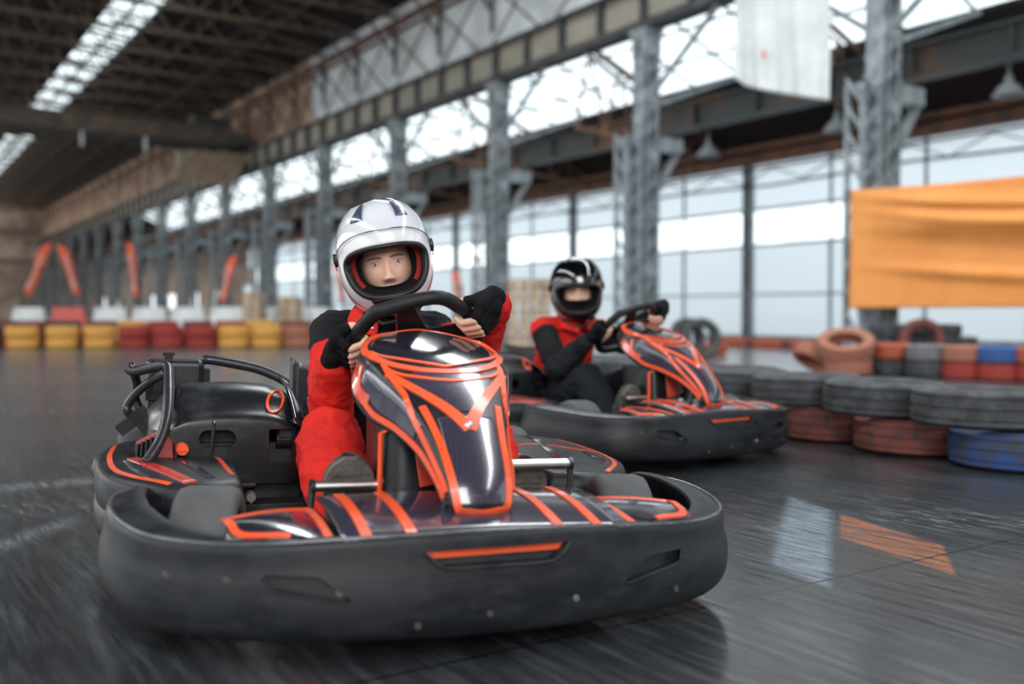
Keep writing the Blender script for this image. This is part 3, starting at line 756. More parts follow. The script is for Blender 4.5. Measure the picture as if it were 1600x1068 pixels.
M['seat'] = pbr('dark_seat_shell', (.03, .028, .03), .3, coat=.4)
M['black'] = pbr('matt_black', (.010, .010, .011), .5, spec=.3)
M['lip_highlight'] = pbr('painted_highlight_edge', (.05, .055, .06), .25, 0, (.10, .105, .11), 20)  # lighter than the shell: the lip's highlight line put into the colour
M['bolt_dull'] = pbr('bolt_worn', (.09, .085, .08), .5, .6)
M['bolt'] = pbr('bolt_zinc', (.55, .55, .52), .35, 1)
def kart():
    K = empty('racing_kart', 'x', 'kart')
    def ribbon(S, pts, wd, name, mat, parent, off=.0022, n=8, pinch=0):
        """sticker stripe laid on the surface S(a,b)"""
        c = cr(pts, n); vs = []; m = len(c)
        def nrm(a, b):
            e = .004; p = S(a, b); u = S(min(a+e, 1), b)-S(max(a-e, 0), b); v = S(a, min(b+e, 1))-S(a, max(b-e, 0))
            q = u.cross(v); return q.normalized() if q.length > 1e-9 else V((0, 0, 1))
        P3 = [S(*q) for q in c]
        ref = nrm(.5, .5)
        for i in range(m):
            t = (P3[min(i+1, m-1)]-P3[max(i-1, 0)]); t.normalize(); nn = nrm(*c[i])*ribbon.sg; s_ = nn.cross(t).normalized()
            ww = (wd if not callable(wd) else wd(i/(m-1)))
            for q in (-.5, .5): vs.append(P3[i]+s_*ww*q+nn*off)
            for q in (-.5, .5): vs.append(P3[i]+s_*ww*q-nn*off*.6)
        fs = []
        for i in range(m-1):
            a = i*4; b = a+4; fs += [(a, a+1, b+1, b), (a+2, b+2, b+3, a+3), (a, b, b+2, a+2), (a+1, a+3, b+3, b+1)]
        fs += [(0, 2, 3, 1), (m*4-4, m*4-3, m*4-1, m*4-2)]
        return MB().add(vs, fs).build(name, mat, parent)
    ribbon.sg = 1
    # ---------- chassis
    f = MB()
    f.box((0, -.02, .05), (.62, .75, .012)); f.box((0, .45, .055), (.50, .5, .012))
    for sx in (-1, 1):
        f.tube(cr([(sx*.10, -.33, .07), (sx*.25, -.30, .07), (sx*.30, -.1, .07), (sx*.36, .3, .07), (sx*.36, .75, .07), (sx*.33, 1.15, .09)], 6), .016, 10)
        f.tube([(sx*.36, .42, .08), (sx*.60, .46, .12), (sx*.60, .8, .12), (sx*.36, .85, .08)], .014, 8)
        f.tube([(sx*.22, -.33, .09), (sx*.3, -.42, .14)], .014, 8)
    f.tube([(-.36, .0, .07), (.36, .0, .07)], .016, 10); f.tube([(-.36, .9, .07), (.36, .9, .07)], .016, 10)
    f.tube([(-.42, 0, .13), (.42, 0, .13)], .014, 8)
    f.build('chassis_frame', M['tubing'], K)
    # ---------- front bumper
    T = [  # a, x, y, ztop, zbot, inner width
        (0, -.60, .235, .20, .10, .04), (.07, -.665, .17, .235, .085, .055), (.15, -.700, .04, .240, .07, .070), (.23, -.690, -.12, .232, .058, .075),
        (.31, -.625, -.27, .222, .050, .070), (.39, -.48, -.375, .222, .045, .05), (.45, -.27, -.425, .233, .040, .05), (.5, 0, -.445, .240, .038, .05)]
    T += [(1-r[0], -r[1], r[2], r[3], r[4], r[5]) for r in T[-2::-1]]
    def sec(a):
        x, y, zt, zb, wi = table(T, a); e = .004
        p = table(T, max(0, a-e)); q = table(T, min(1, a+e)); t = V((q[0]-p[0], q[1]-p[1], 0)).normalized(); nn = V((t.y, -t.x, 0))
        if nn.y > 0 and abs(x) < .3: nn = -nn
        hh = zt-zb; gr_ = .016*max(0, min(1, (abs(x)-.42)/.22))
        pr = [(-.045, zt-.055), (-wi, zt-.02+gr_), (-wi, zt-.004+gr_), (-wi*.6, zt+.003+gr_*.7), (-.018, zt+.004), (-.003, zt+.001), (.004, zt-.008), (.006, zt-.025), (.009, zt-.05), (.016, zb+hh*.55), (.018, zb+hh*.34), (.012, zb+hh*.15), (-.004, zb+hh*.02), (-.024, zb-.002), (-.042, zb+.012), (-.045, zb+hh*.5)]
        return [V((x, y, 0))+nn*o+V((0, 0, z)) for o, z in pr], nn
    bm_ = MB(); NS = 96; vs = []; m = 0
    for i in range(NS+1):
        r_, _ = sec(i/NS); rr = cr([tuple(p) for p in r_]+[tuple(r_[0])], 2)[:-1]; m = len(rr); vs += rr
    fs = [(i*m+j, i*m+(j+1) % m, (i+1)*m+(j+1) % m, (i+1)*m+j) for i in range(NS) for j in range(m)]
    fs += [tuple(range(m)), tuple(NS*m+j for j in range(m-1, -1, -1))]
    bm_.add(vs, fs); bump = bm_.build('front_bumper', M['shell'], K, angle=50)
    tree = BVHTree.FromPolygons([V(p) for p in vs], fs)
    def face_y(x, z):
        h = tree.ray_cast(V((x, -1, z)), V((0, 1, 0))); return h[0].y if h[0] else -.4
    def cutter(poly, dep): return MB().prism(poly, lambda x, z: face_y(x, z)+dep, lambda x, z: face_y(x, z)-.05).build('cut', M['shell'], smooth=False)
    slotp = [(-.150, .208), (.150, .212), (.112, .180), (-.108, .178)]
    vent = [(-.445, .163), (-.435, .172), (-.345, .168), (-.285, .125), (-.292, .118), (-.425, .146)]
    cs = [cutter(slotp, .020), cutter(vent, .020), cutter([(-x, z) for x, z in vent][::-1], .020)]
    boolean(bump, cs)
    o = MB(); pl_ = [(-.145, .207), (.145, .211), (.13, .196), (-.135, .192)]
    o.prism(pl_, lambda x, z: face_y(x, z)+.019, lambda x, z: face_y(x, z)+.012); o.build('slot_sticker', M['orange'], bump, smooth=False)
    lp = MB(); lp.tube([(x, face_y(x, z)-.001, z) for x, z in cr([(-.152, .206), (-.109, .176), (0, .176), (.113, .178), (.152, .210)], 5)], .0035, 6); lp.build('slot_lip', M['shell'], bump)
    for sx in (-1, 1):
        v_ = MB(); v_.tube([(sx*x, face_y(sx*x, z)-.001, z) for x, z in cr([(-.437, .168), (-.425, .145), (-.355, .131), (-.288, .117)], 5)], .003, 6); v_.build('vent_lip', M['shell'], bump)
    for (x, z) in ((-.02, .085), (.165, .10), (-.50, .16), (-.60, .16), (-.16, .07), (.42, .09)):
        b = MB(); y = face_y(x, z); b.lathe([(.0, y-.004), (.006, y-.004), (.008, y), (.008, y+.004), (0, y+.004)], 12, 'y', (x, 0, z)); b.build('bolt', M['bolt' if x == .165 else 'bolt_dull'], bump)
    le = MB(); le.tube([sec(i/96)[0][5]+V((0, 0, .0)) for i in range(6, 91)], .0042, 8); le.build('top_lip_highlight', M['lip_highlight'], bump)  # thin bead added along the lip to carry the painted highlight
    # ---------- nose panels between bumper and pedals
    def nose(u0, u1, name, zf, zr, yf0, yf1, yr0, yr1, bulge, mat):
        def S(a, b):   # a across, b front->rear
            x = lerp(u0, u1, a); y = lerp(lerp(yf0, yf1, a), lerp(yr0, yr1, a), b)
            return V((x, y, lerp(zf, zr, b) + bulge*sin(pi*min(1, b*1.0))**.8*.6 + .006*sin(pi*a)))
        g = MB(); g.grid(S, 16, 12); o = g.build(name, mat, K); solid(o, .008, 1 if False else -1); return S, o
    S, c = nose(-.30, .30, 'centre_nose_panel', .232, .268, -.425, -.425, -.155, -.155, .02, M['carbon'])
    ribbon.sg = 1
    def top_sign(S): 
        n_ = (S(.51, .5)-S(.5, .5)).cross(S(.5, .51)-S(.5, .5)); ribbon.sg = 1 if n_.z > 0 else -1
    top_sign(S)
    for a in (.075, .22, .73, .875): ribbon(S, [(a, .02), (a, .35), (a, .7), (a, .97)], .021, 'orange_stripe', M['orange'], c, off=.003)
    for sx in (-1, 1):
        S, c = nose(sx*.315, sx*.50, 'side_nose_flap', .226, .244, -.418, -.345, -.165, -.25, .014, M['gloss'])
        top_sign(S)
        ribbon(S, [(.03, .04), (.03, .5), (.03, .95)], .016, 'orange_stripe', M['orange'], c, off=.003)
        ribbon(S, [(.03, .95), (.5, .955), (.96, .96)], .009, 'orange_stripe', M['orange'], c, off=.003)
        ribbon(S, [(.97, .95), (.93, .5), (.86, .10), (.5, .06), (.40, .06)], .016, 'orange_stripe', M['orange'], c, off=.003, n=4)
        g = MB(); g.grid(lambda a, b: V((sx*lerp(.50, .60, a), lerp(lerp(-.345, -.28, a), lerp(-.25, -.22, a), b), .205)), 6, 6)
        o = g.build('guard_deck', M['shell'], K); solid(o, .03)
    # ---------- steering fairing
    FT = [(0, .345, .248, .054, .020), (.05, .356, .275, .064, .022), (.18, .330, .335, .073, .032), (.34, .265, .405, .086, .050), (.50, .185, .470, .112, .076), (.64, .105, .520, .146, .098),
          (.76, .03, .560, .166, .088), (.87, -.055, .592, .156, .062), (.95, -.115, .610, .118, .035), (1, -.148, .616, .060, .012)]
    def S(a, b):
        v, z, hw, ds = table(FT, a); v2, z2, _, _ = table(FT, min(1, a+.01)); v1, z1, _, _ = table(FT, max(0, a-.01))
        t = V((0, -(v2-v1), z2-z1)).normalized(); nn = V((0, -t.z, t.y)); nn = nn if nn.y < 0 else -nn   # outward (forward/up)
        q = b*2-1; s_ = 1 if q > 0 else -1; q = abs(q)
        if q < .72: x = hw*(q/.72)*.95; d = -.012*(q/.72)**2
        else:
            k = (q-.72)/.28; x = hw*(.95+.05*sin(pi*.5*min(1, k*3)))+.018*k*ds/.09; d = -.012-ds*k**1.15
        return V((s_*x, -v, z)) + nn*d
    g = MB(); g.grid(S, 90, 60); fair = g.build('steering_fairing', M['body'], K, angle=70)
    n_ = (S(.51, .5)-S(.5, .5)).cross(S(.5, .51)-S(.5, .5)); ribbon.sg = 1 if n_.y < 0 else -1
    solid(fair, .006, 0)
    rim = MB(); ed = [S(a/40, 0) for a in range(41)]+[S(a/40, 1) for a in range(40, -1, -1)]
    rim.tube(ed+[S(0, q/6) for q in range(5, 0, -1)], .0065, 8, closed=True); rim.build('edge_bead', M['body'], fair)
    def patch(poly, name, mat, off=.0044, n=40):
        """filled sticker: list of (a, b0, b1) rows"""
        g = MB(); 
        def fn(i, j):
            r_ = table(poly, lerp(poly[0][0], poly[-1][0], i)); a = lerp(poly[0][0], poly[-1][0], i); b = lerp(r_[0], r_[1], j)
            e = .004; nn = ((S(min(a+e, 1), b)-S(a-e, b)).cross(S(a, b+e)-S(a, b-e))).normalized()*ribbon.sg
            return S(a, b)+nn*off
        g.grid(fn, n, 28); o = g.build(name, mat, fair); solid(o, .0008, 0); return o
    patch([(.70, .38, .62), (.74, .22, .78), (.80, .17, .83), (.88, .17, .83), (.94, .22, .78), (.97, .3, .7)], 'number_panel', M['gloss'], .0046)
    patch([(.05, .21, .79), (.2, .21, .79), (.30, .22, .78), (.42, .26, .74)], 'woven_film', M['carbon'])
    patch([(.44, .44, .56), (.52, .30, .70), (.60, .20, .80), (.655, .30, .70)], 'woven_film', M['carbon'])
    for sx in (-1, 1):
        f_ = lambda b: .5+sx*(.5-b)
        patch([(.40, f_(.135), f_(.04)), (.5, f_(.13), f_(.035)), (.62, f_(.13), f_(.04)), (.74, f_(.13), f_(.06))], 'woven_film', M['carbon'])
        ribbon(S, [(.03, f_(.30)), (.034, f_(.20)), (.08, f_(.185)), (.2, f_(.185)), (.34, f_(.19)), (.48, f_(.20))], .016, 'orange_stripe', M['orange'], fair, off=.0062)
        ribbon(S, [(.12, f_(.10)), (.3, f_(.09)), (.44, f_(.115)), (.56, f_(.15)), (.66, f_(.165)), (.72, f_(.18))], .013, 'orange_stripe', M['orange'], fair, off=.0062)
        ribbon(S, [(.10, f_(.03)), (.3, f_(.022)), (.5, f_(.018)), (.64, f_(.02)), (.74, f_(.04)), (.775, f_(.10))], .014, 'orange_stripe', M['orange'], fair, off=.0062)
        # V over the nose
        ribbon(S, [(.36, f_(.50)), (.45, f_(.38)), (.55, f_(.25)), (.66, f_(.155))], lambda t: .030-.012*t, 'orange_stripe', M['orange'], fair, off=.0066)
        ribbon(S, [(.655, f_(.50)), (.665, f_(.36)), (.70, f_(.24)), (.745, f_(.17)), (.80, f_(.135)), (.86, f_(.13)), (.92, f_(.15)), (.965, f_(.24)), (.985, f_(.36)), (.988, f_(.5))], .017, 'orange_stripe', M['orange'], fair, off=.0066)
        ribbon(S, [(.685, f_(.50)), (.72, f_(.34)), (.765, f_(.20)), (.80, f_(.15))], .009, 'orange_stripe', M['orange'], fair, off=.0070)
        ribbon(S, [(.60, f_(.5)), (.612, f_(.38)), (.65, f_(.22)), (.70, f_(.165))], .009, 'orange_stripe', M['orange'], fair, off=.0070)
        g_ = ribbon(S, [(.66, f_(.035)), (.72, f_(.03)), (.79, f_(.03)), (.84, f_(.05))], .03, 'reflector', M['redglass'], fair, off=.006)
    ribbon(S, [(.034, .30), (.03, .5), (.034, .70)], .012, 'orange_stripe', M['orange'], fair, off=.0066)
    q = S(.375, .5); b = MB(); b.ball(q+V((0, -.004, .002)), (.011, .006, .011)); b.build('bolt', M['bolt'], fair)
    br = MB(); br.tube([(-.05, -.24, .07), (-.04, -.25, .33), (0, -.22, .42)], .011, 8); br.tube([(.05, -.24, .07), (.04, -.25, .33), (0, -.22, .42)], .011, 8); br.tube([(-.045, -.05, .12), (-.04, -.02, .5)], .01, 8)
    br.build('fairing_bracket', M['tubing'], K)
    # ---------- fuel tank between the legs
    tk = MB(); tk.grid(lambda a, b: V((-.045+.100*sgnp(cos(2*pi*a), .45), -.03+.11*sgnp(sin(2*pi*a), .45)+.03*b, .055+.36*b)), 40, 10, cu=True)
    tk.add([V((-.045+.100*sgnp(cos(2*pi*i/40), .45), -.03+.11*sgnp(sin(2*pi*i/40), .45)+.03, .415)) for i in range(40)], [tuple(range(40))])
    tk_ = tk.build('fuel_tank', M['body'], K, angle=50)
    s_ = MB(); s_.box((-.035, -.135, .335), (.085, .006, .105), Matrix.Rotation(radians(-10), 3, 'Y')); bevel(s_.build('reflector', M['redglass'], tk_, smooth=False), .002)
    s_ = MB(); s_.tube([(-.148, -.10, .07), (-.148, -.09, .39), (-.12, -.12, .41)], .006, 6); s_.build('orange_edge', M['orange'], tk_)
    cp_ = MB(); cp_.lathe([(0, .415), (.035, .415), (.035, .44), (.0, .445)], 20, 'z', (-.045, .0, 0)); cp_.build('cap', M['black'], tk_)
    # ---------- steering column and wheel
    C = V((.012, .205, .588)); Nn = V((0, .70, .714)).normalized(); Q = V((0, -.714, .70)).normalized(); X = V((1, 0, 0))
    ang = radians(24)     # wheel turned
    def wp_(p, q): p2 = p*cos(ang)-q*sin(ang); q2 = p*sin(ang)+q*cos(ang); return C+X*p2+Q*q2
    stc = MB(); stc.tube([C-Nn*.02, C-Nn*.62], .011, 10); stc.build('steering_column', M['tubing'], K)
    pts = [(-.072, .143), (.072, .143), (.130, .085), (.155, .02), (.150, -.06), (.108, -.118), (0, -.142), (-.108, -.118), (-.150, -.06), (-.155, .02), (-.130, .085)]
    ring = [wp_(*p) for p in cr(pts+[pts[0]], 5)[:-1]]
    sw = MB(); sw.tube(ring, .0180, 14, closed=True); sw_ = sw.build('steering_wheel', M['black'], K, angle=180)
    sp_ = MB()
    for (p, q) in ((0, .14), (-.16, .0), (.16, .0), (0, -.145)):
        a = wp_(0, 0); b = wp_(p, q); d = (b-a).normalized(); s = d.cross(Nn)
        w0, w1 = (.045, .020)
        sp_.add([a-s*w0+Nn*.003, a+s*w0+Nn*.003, b+s*w1+Nn*.003, b-s*w1+Nn*.003, a-s*w0-Nn*.003, a+s*w0-Nn*.003, b+s*w1-Nn*.003, b-s*w1-Nn*.003], SF)
    sp_.tube([C-Nn*.03, C+Nn*.02], .05, 24); sp_.build('spoke', M['black'], sw_, smooth=False)
    # ---------- pedals
    for (x, y, z, L_, nm) in ((-.185, -.075, .275, .215, 'brake_pedal'), (.225, -.075, .312, .195, 'throttle_pedal')):
        p = MB(); p.tube([(x-L_/2, y, z), (x+L_/2, y, z)], .0125, 14); p_ = p.build(nm, M['chrome'], K)
        a = MB(); a.tube([(x-L_/2, y, z), (x-L_/2-.004, y-.004, z-.05), (x-L_/2*.4, y-.06, .16), (x-L_/2*.3, y-.04, .06)], .009, 8)
        a.tube([(x+L_/2, y, z), (x+L_/2+.002, y-.004, z-.04), (x+L_/2*.4, y-.06, .14)], .008, 8)
        for sx in (-1, 1): a.tube([(x+sx*L_/2-.005, y, z), (x+sx*L_/2+.005, y, z)], .016, 12)
        a.build('pedal_arm', M['tubing'], p_)
    # ---------- wheels
    def wheel(x, y, r, wd, yaw, name='wheel'):
        e = bpy.data.objects.new(name, None); COL.objects.link(e); e.parent = K; e.location = (x, y, r); e.rotation_euler = (0, 0, yaw); e.empty_display_size = .05
        hw = wd/2; m = MB()
        m.lathe([(r*.55, -hw*.85), (r*.62, -hw*.98), (r*.85, -hw*1.04), (r*.95, -hw*.93), (r*.995, -hw*.66), (r, 0), (r*.995, hw*.66), (r*.95, hw*.93), (r*.85, hw*1.04), (r*.62, hw*.98), (r*.55, hw*.85), (r*.6, 0)], 64, 'x')
        m.build('tyre', M['slick'], e, angle=60)
        m = MB(); m.lathe([(.0, -hw*.1), (.03, -hw*.15), (r*.35, -hw*.2), (r*.52, -hw*.78), (r*.60, -hw*.86), (r*.60, -hw*.80), (r*.53, 0), (r*.60, hw*.80), (r*.60, hw*.86), (r*.52, hw*.78), (r*.35, hw*.1), (.0, hw*.1)], 32, 'x', closed=False)
        m.tube([(-hw*.6, 0, 0), (hw*.6, 0, 0)], .028, 12); m.build('rim', M['rim'], e)
    wheel(-.50, 0, .135, .130, radians(-14), 'front_wheel'); wheel(.50, 0, .135, .130, radians(-14), 'front_wheel')
    wheel(-.58, 1.06, .14, .185, 0, 'rear_wheel'); wheel(.58, 1.06, .14, .185, 0, 'rear_wheel')
    ax = MB(); ax.tube([(-.55, 1.06, .14), (.55, 1.06, .14)], .02, 12); ax.build('rear_axle', M['alloy'], K)
    # ---------- side pods
    def pod(sx):
        # plan outline (x, y), closed, outer side bulged
        o = [(.40, .20), (.49, .165), (.60, .19), (.70, .33), (.735, .52), (.725, .74), (.67, .90), (.55, .96), (.44, .95), (.40, .80), (.385, .5)]
        c = cr([(a, b) for a, b in o]+[o[0]], 6)[:-1]; n = len(c); cx = sum(a for a, b in c)/n; cy = sum(b for a, b in c)/n
        rings = [(.93, .07), (.985, .09), (1.0, .13), (.985, .155), (.965, .158), (.985, .175), (1.0, .20), (.985, .228), (.955, .242), (.90, .247), (.6, .256), (.3, .26)]
        vs = []
        rise = lambda y: .018*max(0, (y-.35)/.6)
        for k, z in rings:
            for a, b in c: vs.append((sx*(cx+(a-cx)*k), cy+(b-cy)*k, z+rise(b)*min(1, z/.24)))
        fs = [(i*n+j, i*n+(j+1) % n, (i+1)*n+(j+1) % n, (i+1)*n+j) for i in range(len(rings)-1) for j in range(n)]
        vs.append((sx*cx, cy, .261+rise(cy))); l = len(vs)-1; b0 = (len(rings)-1)*n; fs += [(b0+j, b0+(j+1) % n, l) for j in range(n)]; fs.append(tuple(range(n-1, -1, -1)))
        pd = MB().add(vs, fs).build('side_pod', M['shell'], K, angle=60)
        tr_ = BVHTree.FromPolygons([V(p) for p in vs], fs)
        def Z(x, y): h = tr_.ray_cast(V((x, y, 1)), V((0, 0, -1))); return h[0].z if h[0] else .25
        def SS(a, b): return V((a, b, Z(a, b)))
        def rib(pts, wd, mat, name='orange_stripe', off=.002):
            c_ = cr(pts, 8); g = MB(); vs = []; m_ = len(c_)
            for i in range(m_):
                p = V(c_[i]+(0,)); t = V(c_[min(i+1, m_-1)]+(0,))-V(c_[max(i-1, 0)]+(0,)); t.normalize(); s = V((-t.y, t.x, 0))
                for q in (-.5, .5):
                    e = p+s*wd*q; vs.append(V((e.x, e.y, Z(e.x, e.y)+off)))
                for q in (-.5, .5):
                    e = p+s*wd*q; vs.append(V((e.x, e.y, Z(e.x, e.y)-.002)))
            fs = []
            for i in range(m_-1):
                a = i*4; b = a+4; fs += [(a, a+1, b+1, b), (a+2, b+2, b+3, a+3), (a, b, b+2, a+2), (a+1, a+3, b+3, b+1)]
            fs += [(0, 2, 3, 1), (m_*4-4, m_*4-3, m_*4-1, m_*4-2)]
            return g.add(vs, fs).build(name, mat, pd)
        s = sx
        rib([(s*.57, .20), (s*.645, .30), (s*.69, .42), (s*.70, .60), (s*.685, .78)], .013, M['orange'])
        rib([(s*.42, .30), (s*.425, .45), (s*.43, .52), (s*.45, .60), (s*.47, .75)], .013, M['orange'])
        if s < 0: rib([(s*.525, .20), (s*.575, .33), (s*.645, .52)], .030, M['redglass'], 'reflector', .004)
        else: rib([(s*.44, .62), (s*.55, .60), (s*.68, .50)], .006, M['orange'])
        rib([(s*.475, .24), (s*.51, .40), (s*.55, .60), (s*.57, .80)], .022, M['carbon'], 'woven_film', .0025)
        rib([(s*.60, .28), (s*.635, .38), (s*.655, .50)], .03, M['carbon'], 'woven_film', .0025)
        return pd
    pod(-1); pod(1)
    # rear bumper
    rb = MB(); rb.tube(cr([(-.66, .98, .14), (-.70, 1.15, .15), (-.62, 1.30, .16), (-.3, 1.36, .17), (.3, 1.36, .17), (.62, 1.30, .16), (.70, 1.15, .15), (.66, .98, .14)], 6), .05, 14); rb.build('rear_bumper', M['shell'], K)
    # ---------- seat
    def seatS(a, b):   # a around U, b along profile from front lip to the top of the back
        pr = table([(0, .30, .115, .17, .05), (.2, .42, .075, .18, .09), (.4, .60, .065, .185, .16), (.52, .72, .10, .185, .24), (.65, .82, .20, .17, .16), (.85, .89, .36, .17, .07), (1, .93, .48, .16, .03)], b)
        y, z, hw, wing = pr; q = a*2-1; e = abs(q)
        x = hw*min(1, e/.55) if e < .55 else hw+.02*(e-.55)/.45
        up = 0 if e < .55 else (e-.55)/.45
        return V(((1 if q > 0 else -1)*x, y-up*wing*(.3 if b < .5 else .9), z+up*wing*(1 if b < .5 else .5)+.02*(e/.55)**2*(e < .55)+(.02 if e >= .55 else 0)))
    g = MB(); g.grid(seatS, 32, 30); st_ = g.build('seat', M['seat'], K, angle=70); solid(st_, .008, 0)
    # ---------- engine side (viewer's left)
    def cover():
        # closed solid: grid wrapped over x; profile in x
        X0, X1 = -.600, -.175
        def fn(a, b):
            x = lerp(X0, X1, a); r_ = .04
            # profile from the bottom front edge up and back
            h = .425 + .02*sin(pi*a) - .10*max(0, (a-.72)/.28)**2*.5 - .07*max(0, (.22-a)/.22)**2
            yf = .535 + .06*max(0, (.1-a)/.1)**2 + .05*max(0, (a-.8)/.2)**2
            pr = [(yf, .185), (yf-.002, .25), (yf, .33), (yf+.004, h-.082), (yf+.020, h-.070), (yf+.045, h-.062), (yf+.075, h-.042), (yf+.105, h-.012), (yf+.19, h+.004), (yf+.33, h-.01), (yf+.38, h-.06), (yf+.385, .3), (yf+.385, .2)]
            t = b*(len(pr)-1); i = min(int(t), len(pr)-2); c_ = cr(pr, 4); k = min(int(round(b*(len(c_)-1))), len(c_)-1)
            y, z = c_[k]; return V((x, y, z))
        g = MB(); g.grid(fn, 40, 48)
        # side caps and floor
        n = 49; L0 = [i for i in range(n)]; L1 = [40*n+i for i in range(n)]
        g.f.append(tuple(L0[::-1])); g.f.append(tuple(L1)); g.m += [0, 0]
        g.f += [tuple([i*n for i in range(41)]+[i*n+48 for i in range(40, -1, -1)])]; g.m.append(0)
        o = g.build('engine_cover', M['body'], K, angle=55)
        def rb(x0, x1, z0, z1, y0, y1, rad):
            m_ = MB(); cx, cz = (x0+x1)/2, (z0+z1)/2; hx, hz = (x1-x0)/2, (z1-z0)/2; pl_ = []
            for qx, qz, a0 in ((1, 1, 0), (-1, 1, 90), (-1, -1, 180), (1, -1, 270)):
                for k in range(6):
                    a = radians(a0+90*k/5); pl_.append((cx+qx*(hx-rad)+rad*cos(a), cz+qz*(hz-rad)+rad*sin(a)))
            return m_.prism(pl_, lambda x, z: y1, lambda x, z: y0).build('cut', M['body'], smooth=False)
        inner = rb(-.583, -.192, .10, .338, .551, .90, .02)
        boolean(o, [inner, rb(-.480, -.385, .286, .332, .45, .60, .0225), rb(-.297, -.232, .2412, .3333, .4513, .6021, .008), rb(-.62, -.54, .17, .315, .45, .58, .03)])
        return o
    ec = cover(); bevel(ec, .003, 2, 50)
    ctree = BVHTree.FromPolygons([v.co for v in ec.data.vertices], [tuple(p_.vertices) for p_ in ec.data.polygons]); nb = MB(); el = []
    ko = K1I @ V((0, 0, CAMH))
    for i in range(28):
        a = 2*pi*i/28; t_ = P(430+12*cos(a)+2.5*sin(a), 628-17*sin(a), .62); d_ = (t_-ko).normalized(); h_ = ctree.ray_cast(ko, d_); el.append((h_[0] if h_[0] else t_)+V((0, -.001, .002)))
    nb.tube(el, [.0045]*28, 6, closed=True); nb_ = nb.build('number_zero', M['orange'], ec)
    rbm = MB(); rbm.tube([P(336, 640, .60)+V((0, -.012, 0)), P(334, 662, .528), P(331, 700, .524), P(326, 738, .524)], .0045, 8); rbm.build('centre_rib', M['body'], ec)
    # glossy cowl beside the seat
    def cw(a, b):
        y = lerp(.50, .92, b); z0 = .17
        t = a*pi*.5; return V((-.235+.075*sin(t)+.02*b, y+.05*a**2*(1-b), lerp(.455-.10*(1-b)**2.2, .16, 0)*1 - (1-cos(t))*(.28)))
    g = MB(); g.grid(cw, 16, 18); o = g.build('seat_cowl', M['gloss'], K, angle=90); solid(o, .006)
    en = MB(); en.box((-.38, .74, .19), (.36, .30, .20)); en.box((-.43, .72, .32), (.20, .20, .10))
    en.tube([(-.20, .60, .30), (-.27, .60, .30)], .03, 16); en.box((-.24, .58, .33), (.05, .03, .05)); en.box((-.30, .52, .11), (.42, .10, .06)); en.box((-.44, .60, .15), (.12, .10, .09))
    for i in range(6): en.box((-.43, .72, .345+.012*i*0), (.24, .24, .003))
    eg = en.build('engine', M['engine'], K, smooth=False); bevel(eg, .006)
    q = P(391, 775, .50); b = MB(); b.lathe([(0, q.y-.02), (.012, q.y-.02), (.017, q.y-.014), (.017, q.y), (.010, q.y), (.010, q.y+.03), (0, q.y+.03)], 16, 'y', (q.x, 0, q.z)); b.box((q.x, q.y-.022, q.z), (.004, .006, .03)); b.build('drain_plug', M['alloy'], eg, smooth=False)
    q = P(384, 757, .52); b = MB(); b.tube([q-V((.025, 0, 0)), q+V((.025, 0, 0))], .010, 12); b.build('spark_lead', M['engine'], eg)
    q = P(285, 702, .50); b = MB(); b.lathe([(0, q.y-.012), (.014, q.y-.012), (.017, q.y), (.017, q.y+.02), (0, q.y+.02)], 20, 'y', (q.x, 0, q.z)); b.box((q.x, q.y-.013, q.z), (.03, .006, .006)); b.build('filler_cap', M['orange'], eg)
    # red cooling shroud with a grille
    sh = MB(); pl6 = [(211, 718, .56), (236, 724, .53), (272, 726, .50), (268, 690, .51), (252, 670, .53), (212, 690, .57)]
    f6 = [P(*q) for q in pl6]
    sh.add(f6+[p+V((.01, .05, 0)) for p in f6], [(5, 4, 3, 2, 1, 0), (6, 7, 8, 9, 10, 11)]+[(i, (i+1) % 6, (i+1) % 6+6, i+6) for i in range(6)])
    cs_ = sh.build('cooling_shroud', M['redplastic'], K, smooth=False)
    gr = MB()
    for k in range(5): x = 217+k*7.0; gr.bar(P(x, 693-k*3.4, .548-k*.004), P(x-2, 712, .545-k*.004), .0065, .012)
    gr.build('grille', M['black'], cs_, smooth=False)
    # airbox
    ab = MB(); c = P(273, 592, 1.05); ab.box(c+V((0, 0, .0)), (.165, .16, .125)); a_ = ab.build('airbox', M['body'], K, smooth=False); bevel(a_, .018, 3)
    b = MB(); b.box(c+V((0, 0, -.045)), (.175, .17, .03)); b.box(c+V((.09, -.02, -.0)), (.02, .09, .07)); b.build('airbox_clamp', M['black'], a_, smooth=False)
    b = MB(); b.box(c+V((-.02, 0, .07)), (.025, .02, .02)); b.box(c+V((-.02, 0, .078)), (.035, .01, .01)); b.build('wing_nut', M['black'], a_, smooth=False)
    b = MB(); b.box(c+V((-.02, 0, -.15)), (.12, .13, .18)); b.tube([c+V((0, 0, -.06)), c+V((.05, -.1, -.18)), c+V((.08, -.2, -.22))], .035, 12); b.build('intake', M['engine'], a_, smooth=False)
    # guard tubes round the airbox
    def tb(pts, r=.0145, name='guard_tube', mat='tubing', s=5): return MB().tube([V(p) for p in cr([tuple(P(*q)) for q in pts], s)], r, 12).build(name, M[mat], K, angle=180)
    tb([(228, 722, .44), (236, 712, .45), (250, 688, .48), (261, 650, .53), (264, 615, .62), (264, 592, .72), (262, 574, .80), (250, 571, .82), (225, 577, .84), (208, 580, .85), (201, 575, .86)])
    tb([(205, 571, .86), (212, 590, .90), (214, 604, .95), (211, 620, 1.0), (218, 640, 1.0)], .013)
    tb([(258, 582, .80), (240, 592, .84), (215, 612, .88), (200, 632, .90), (199, 642, .90), (208, 650, .92)], .013)
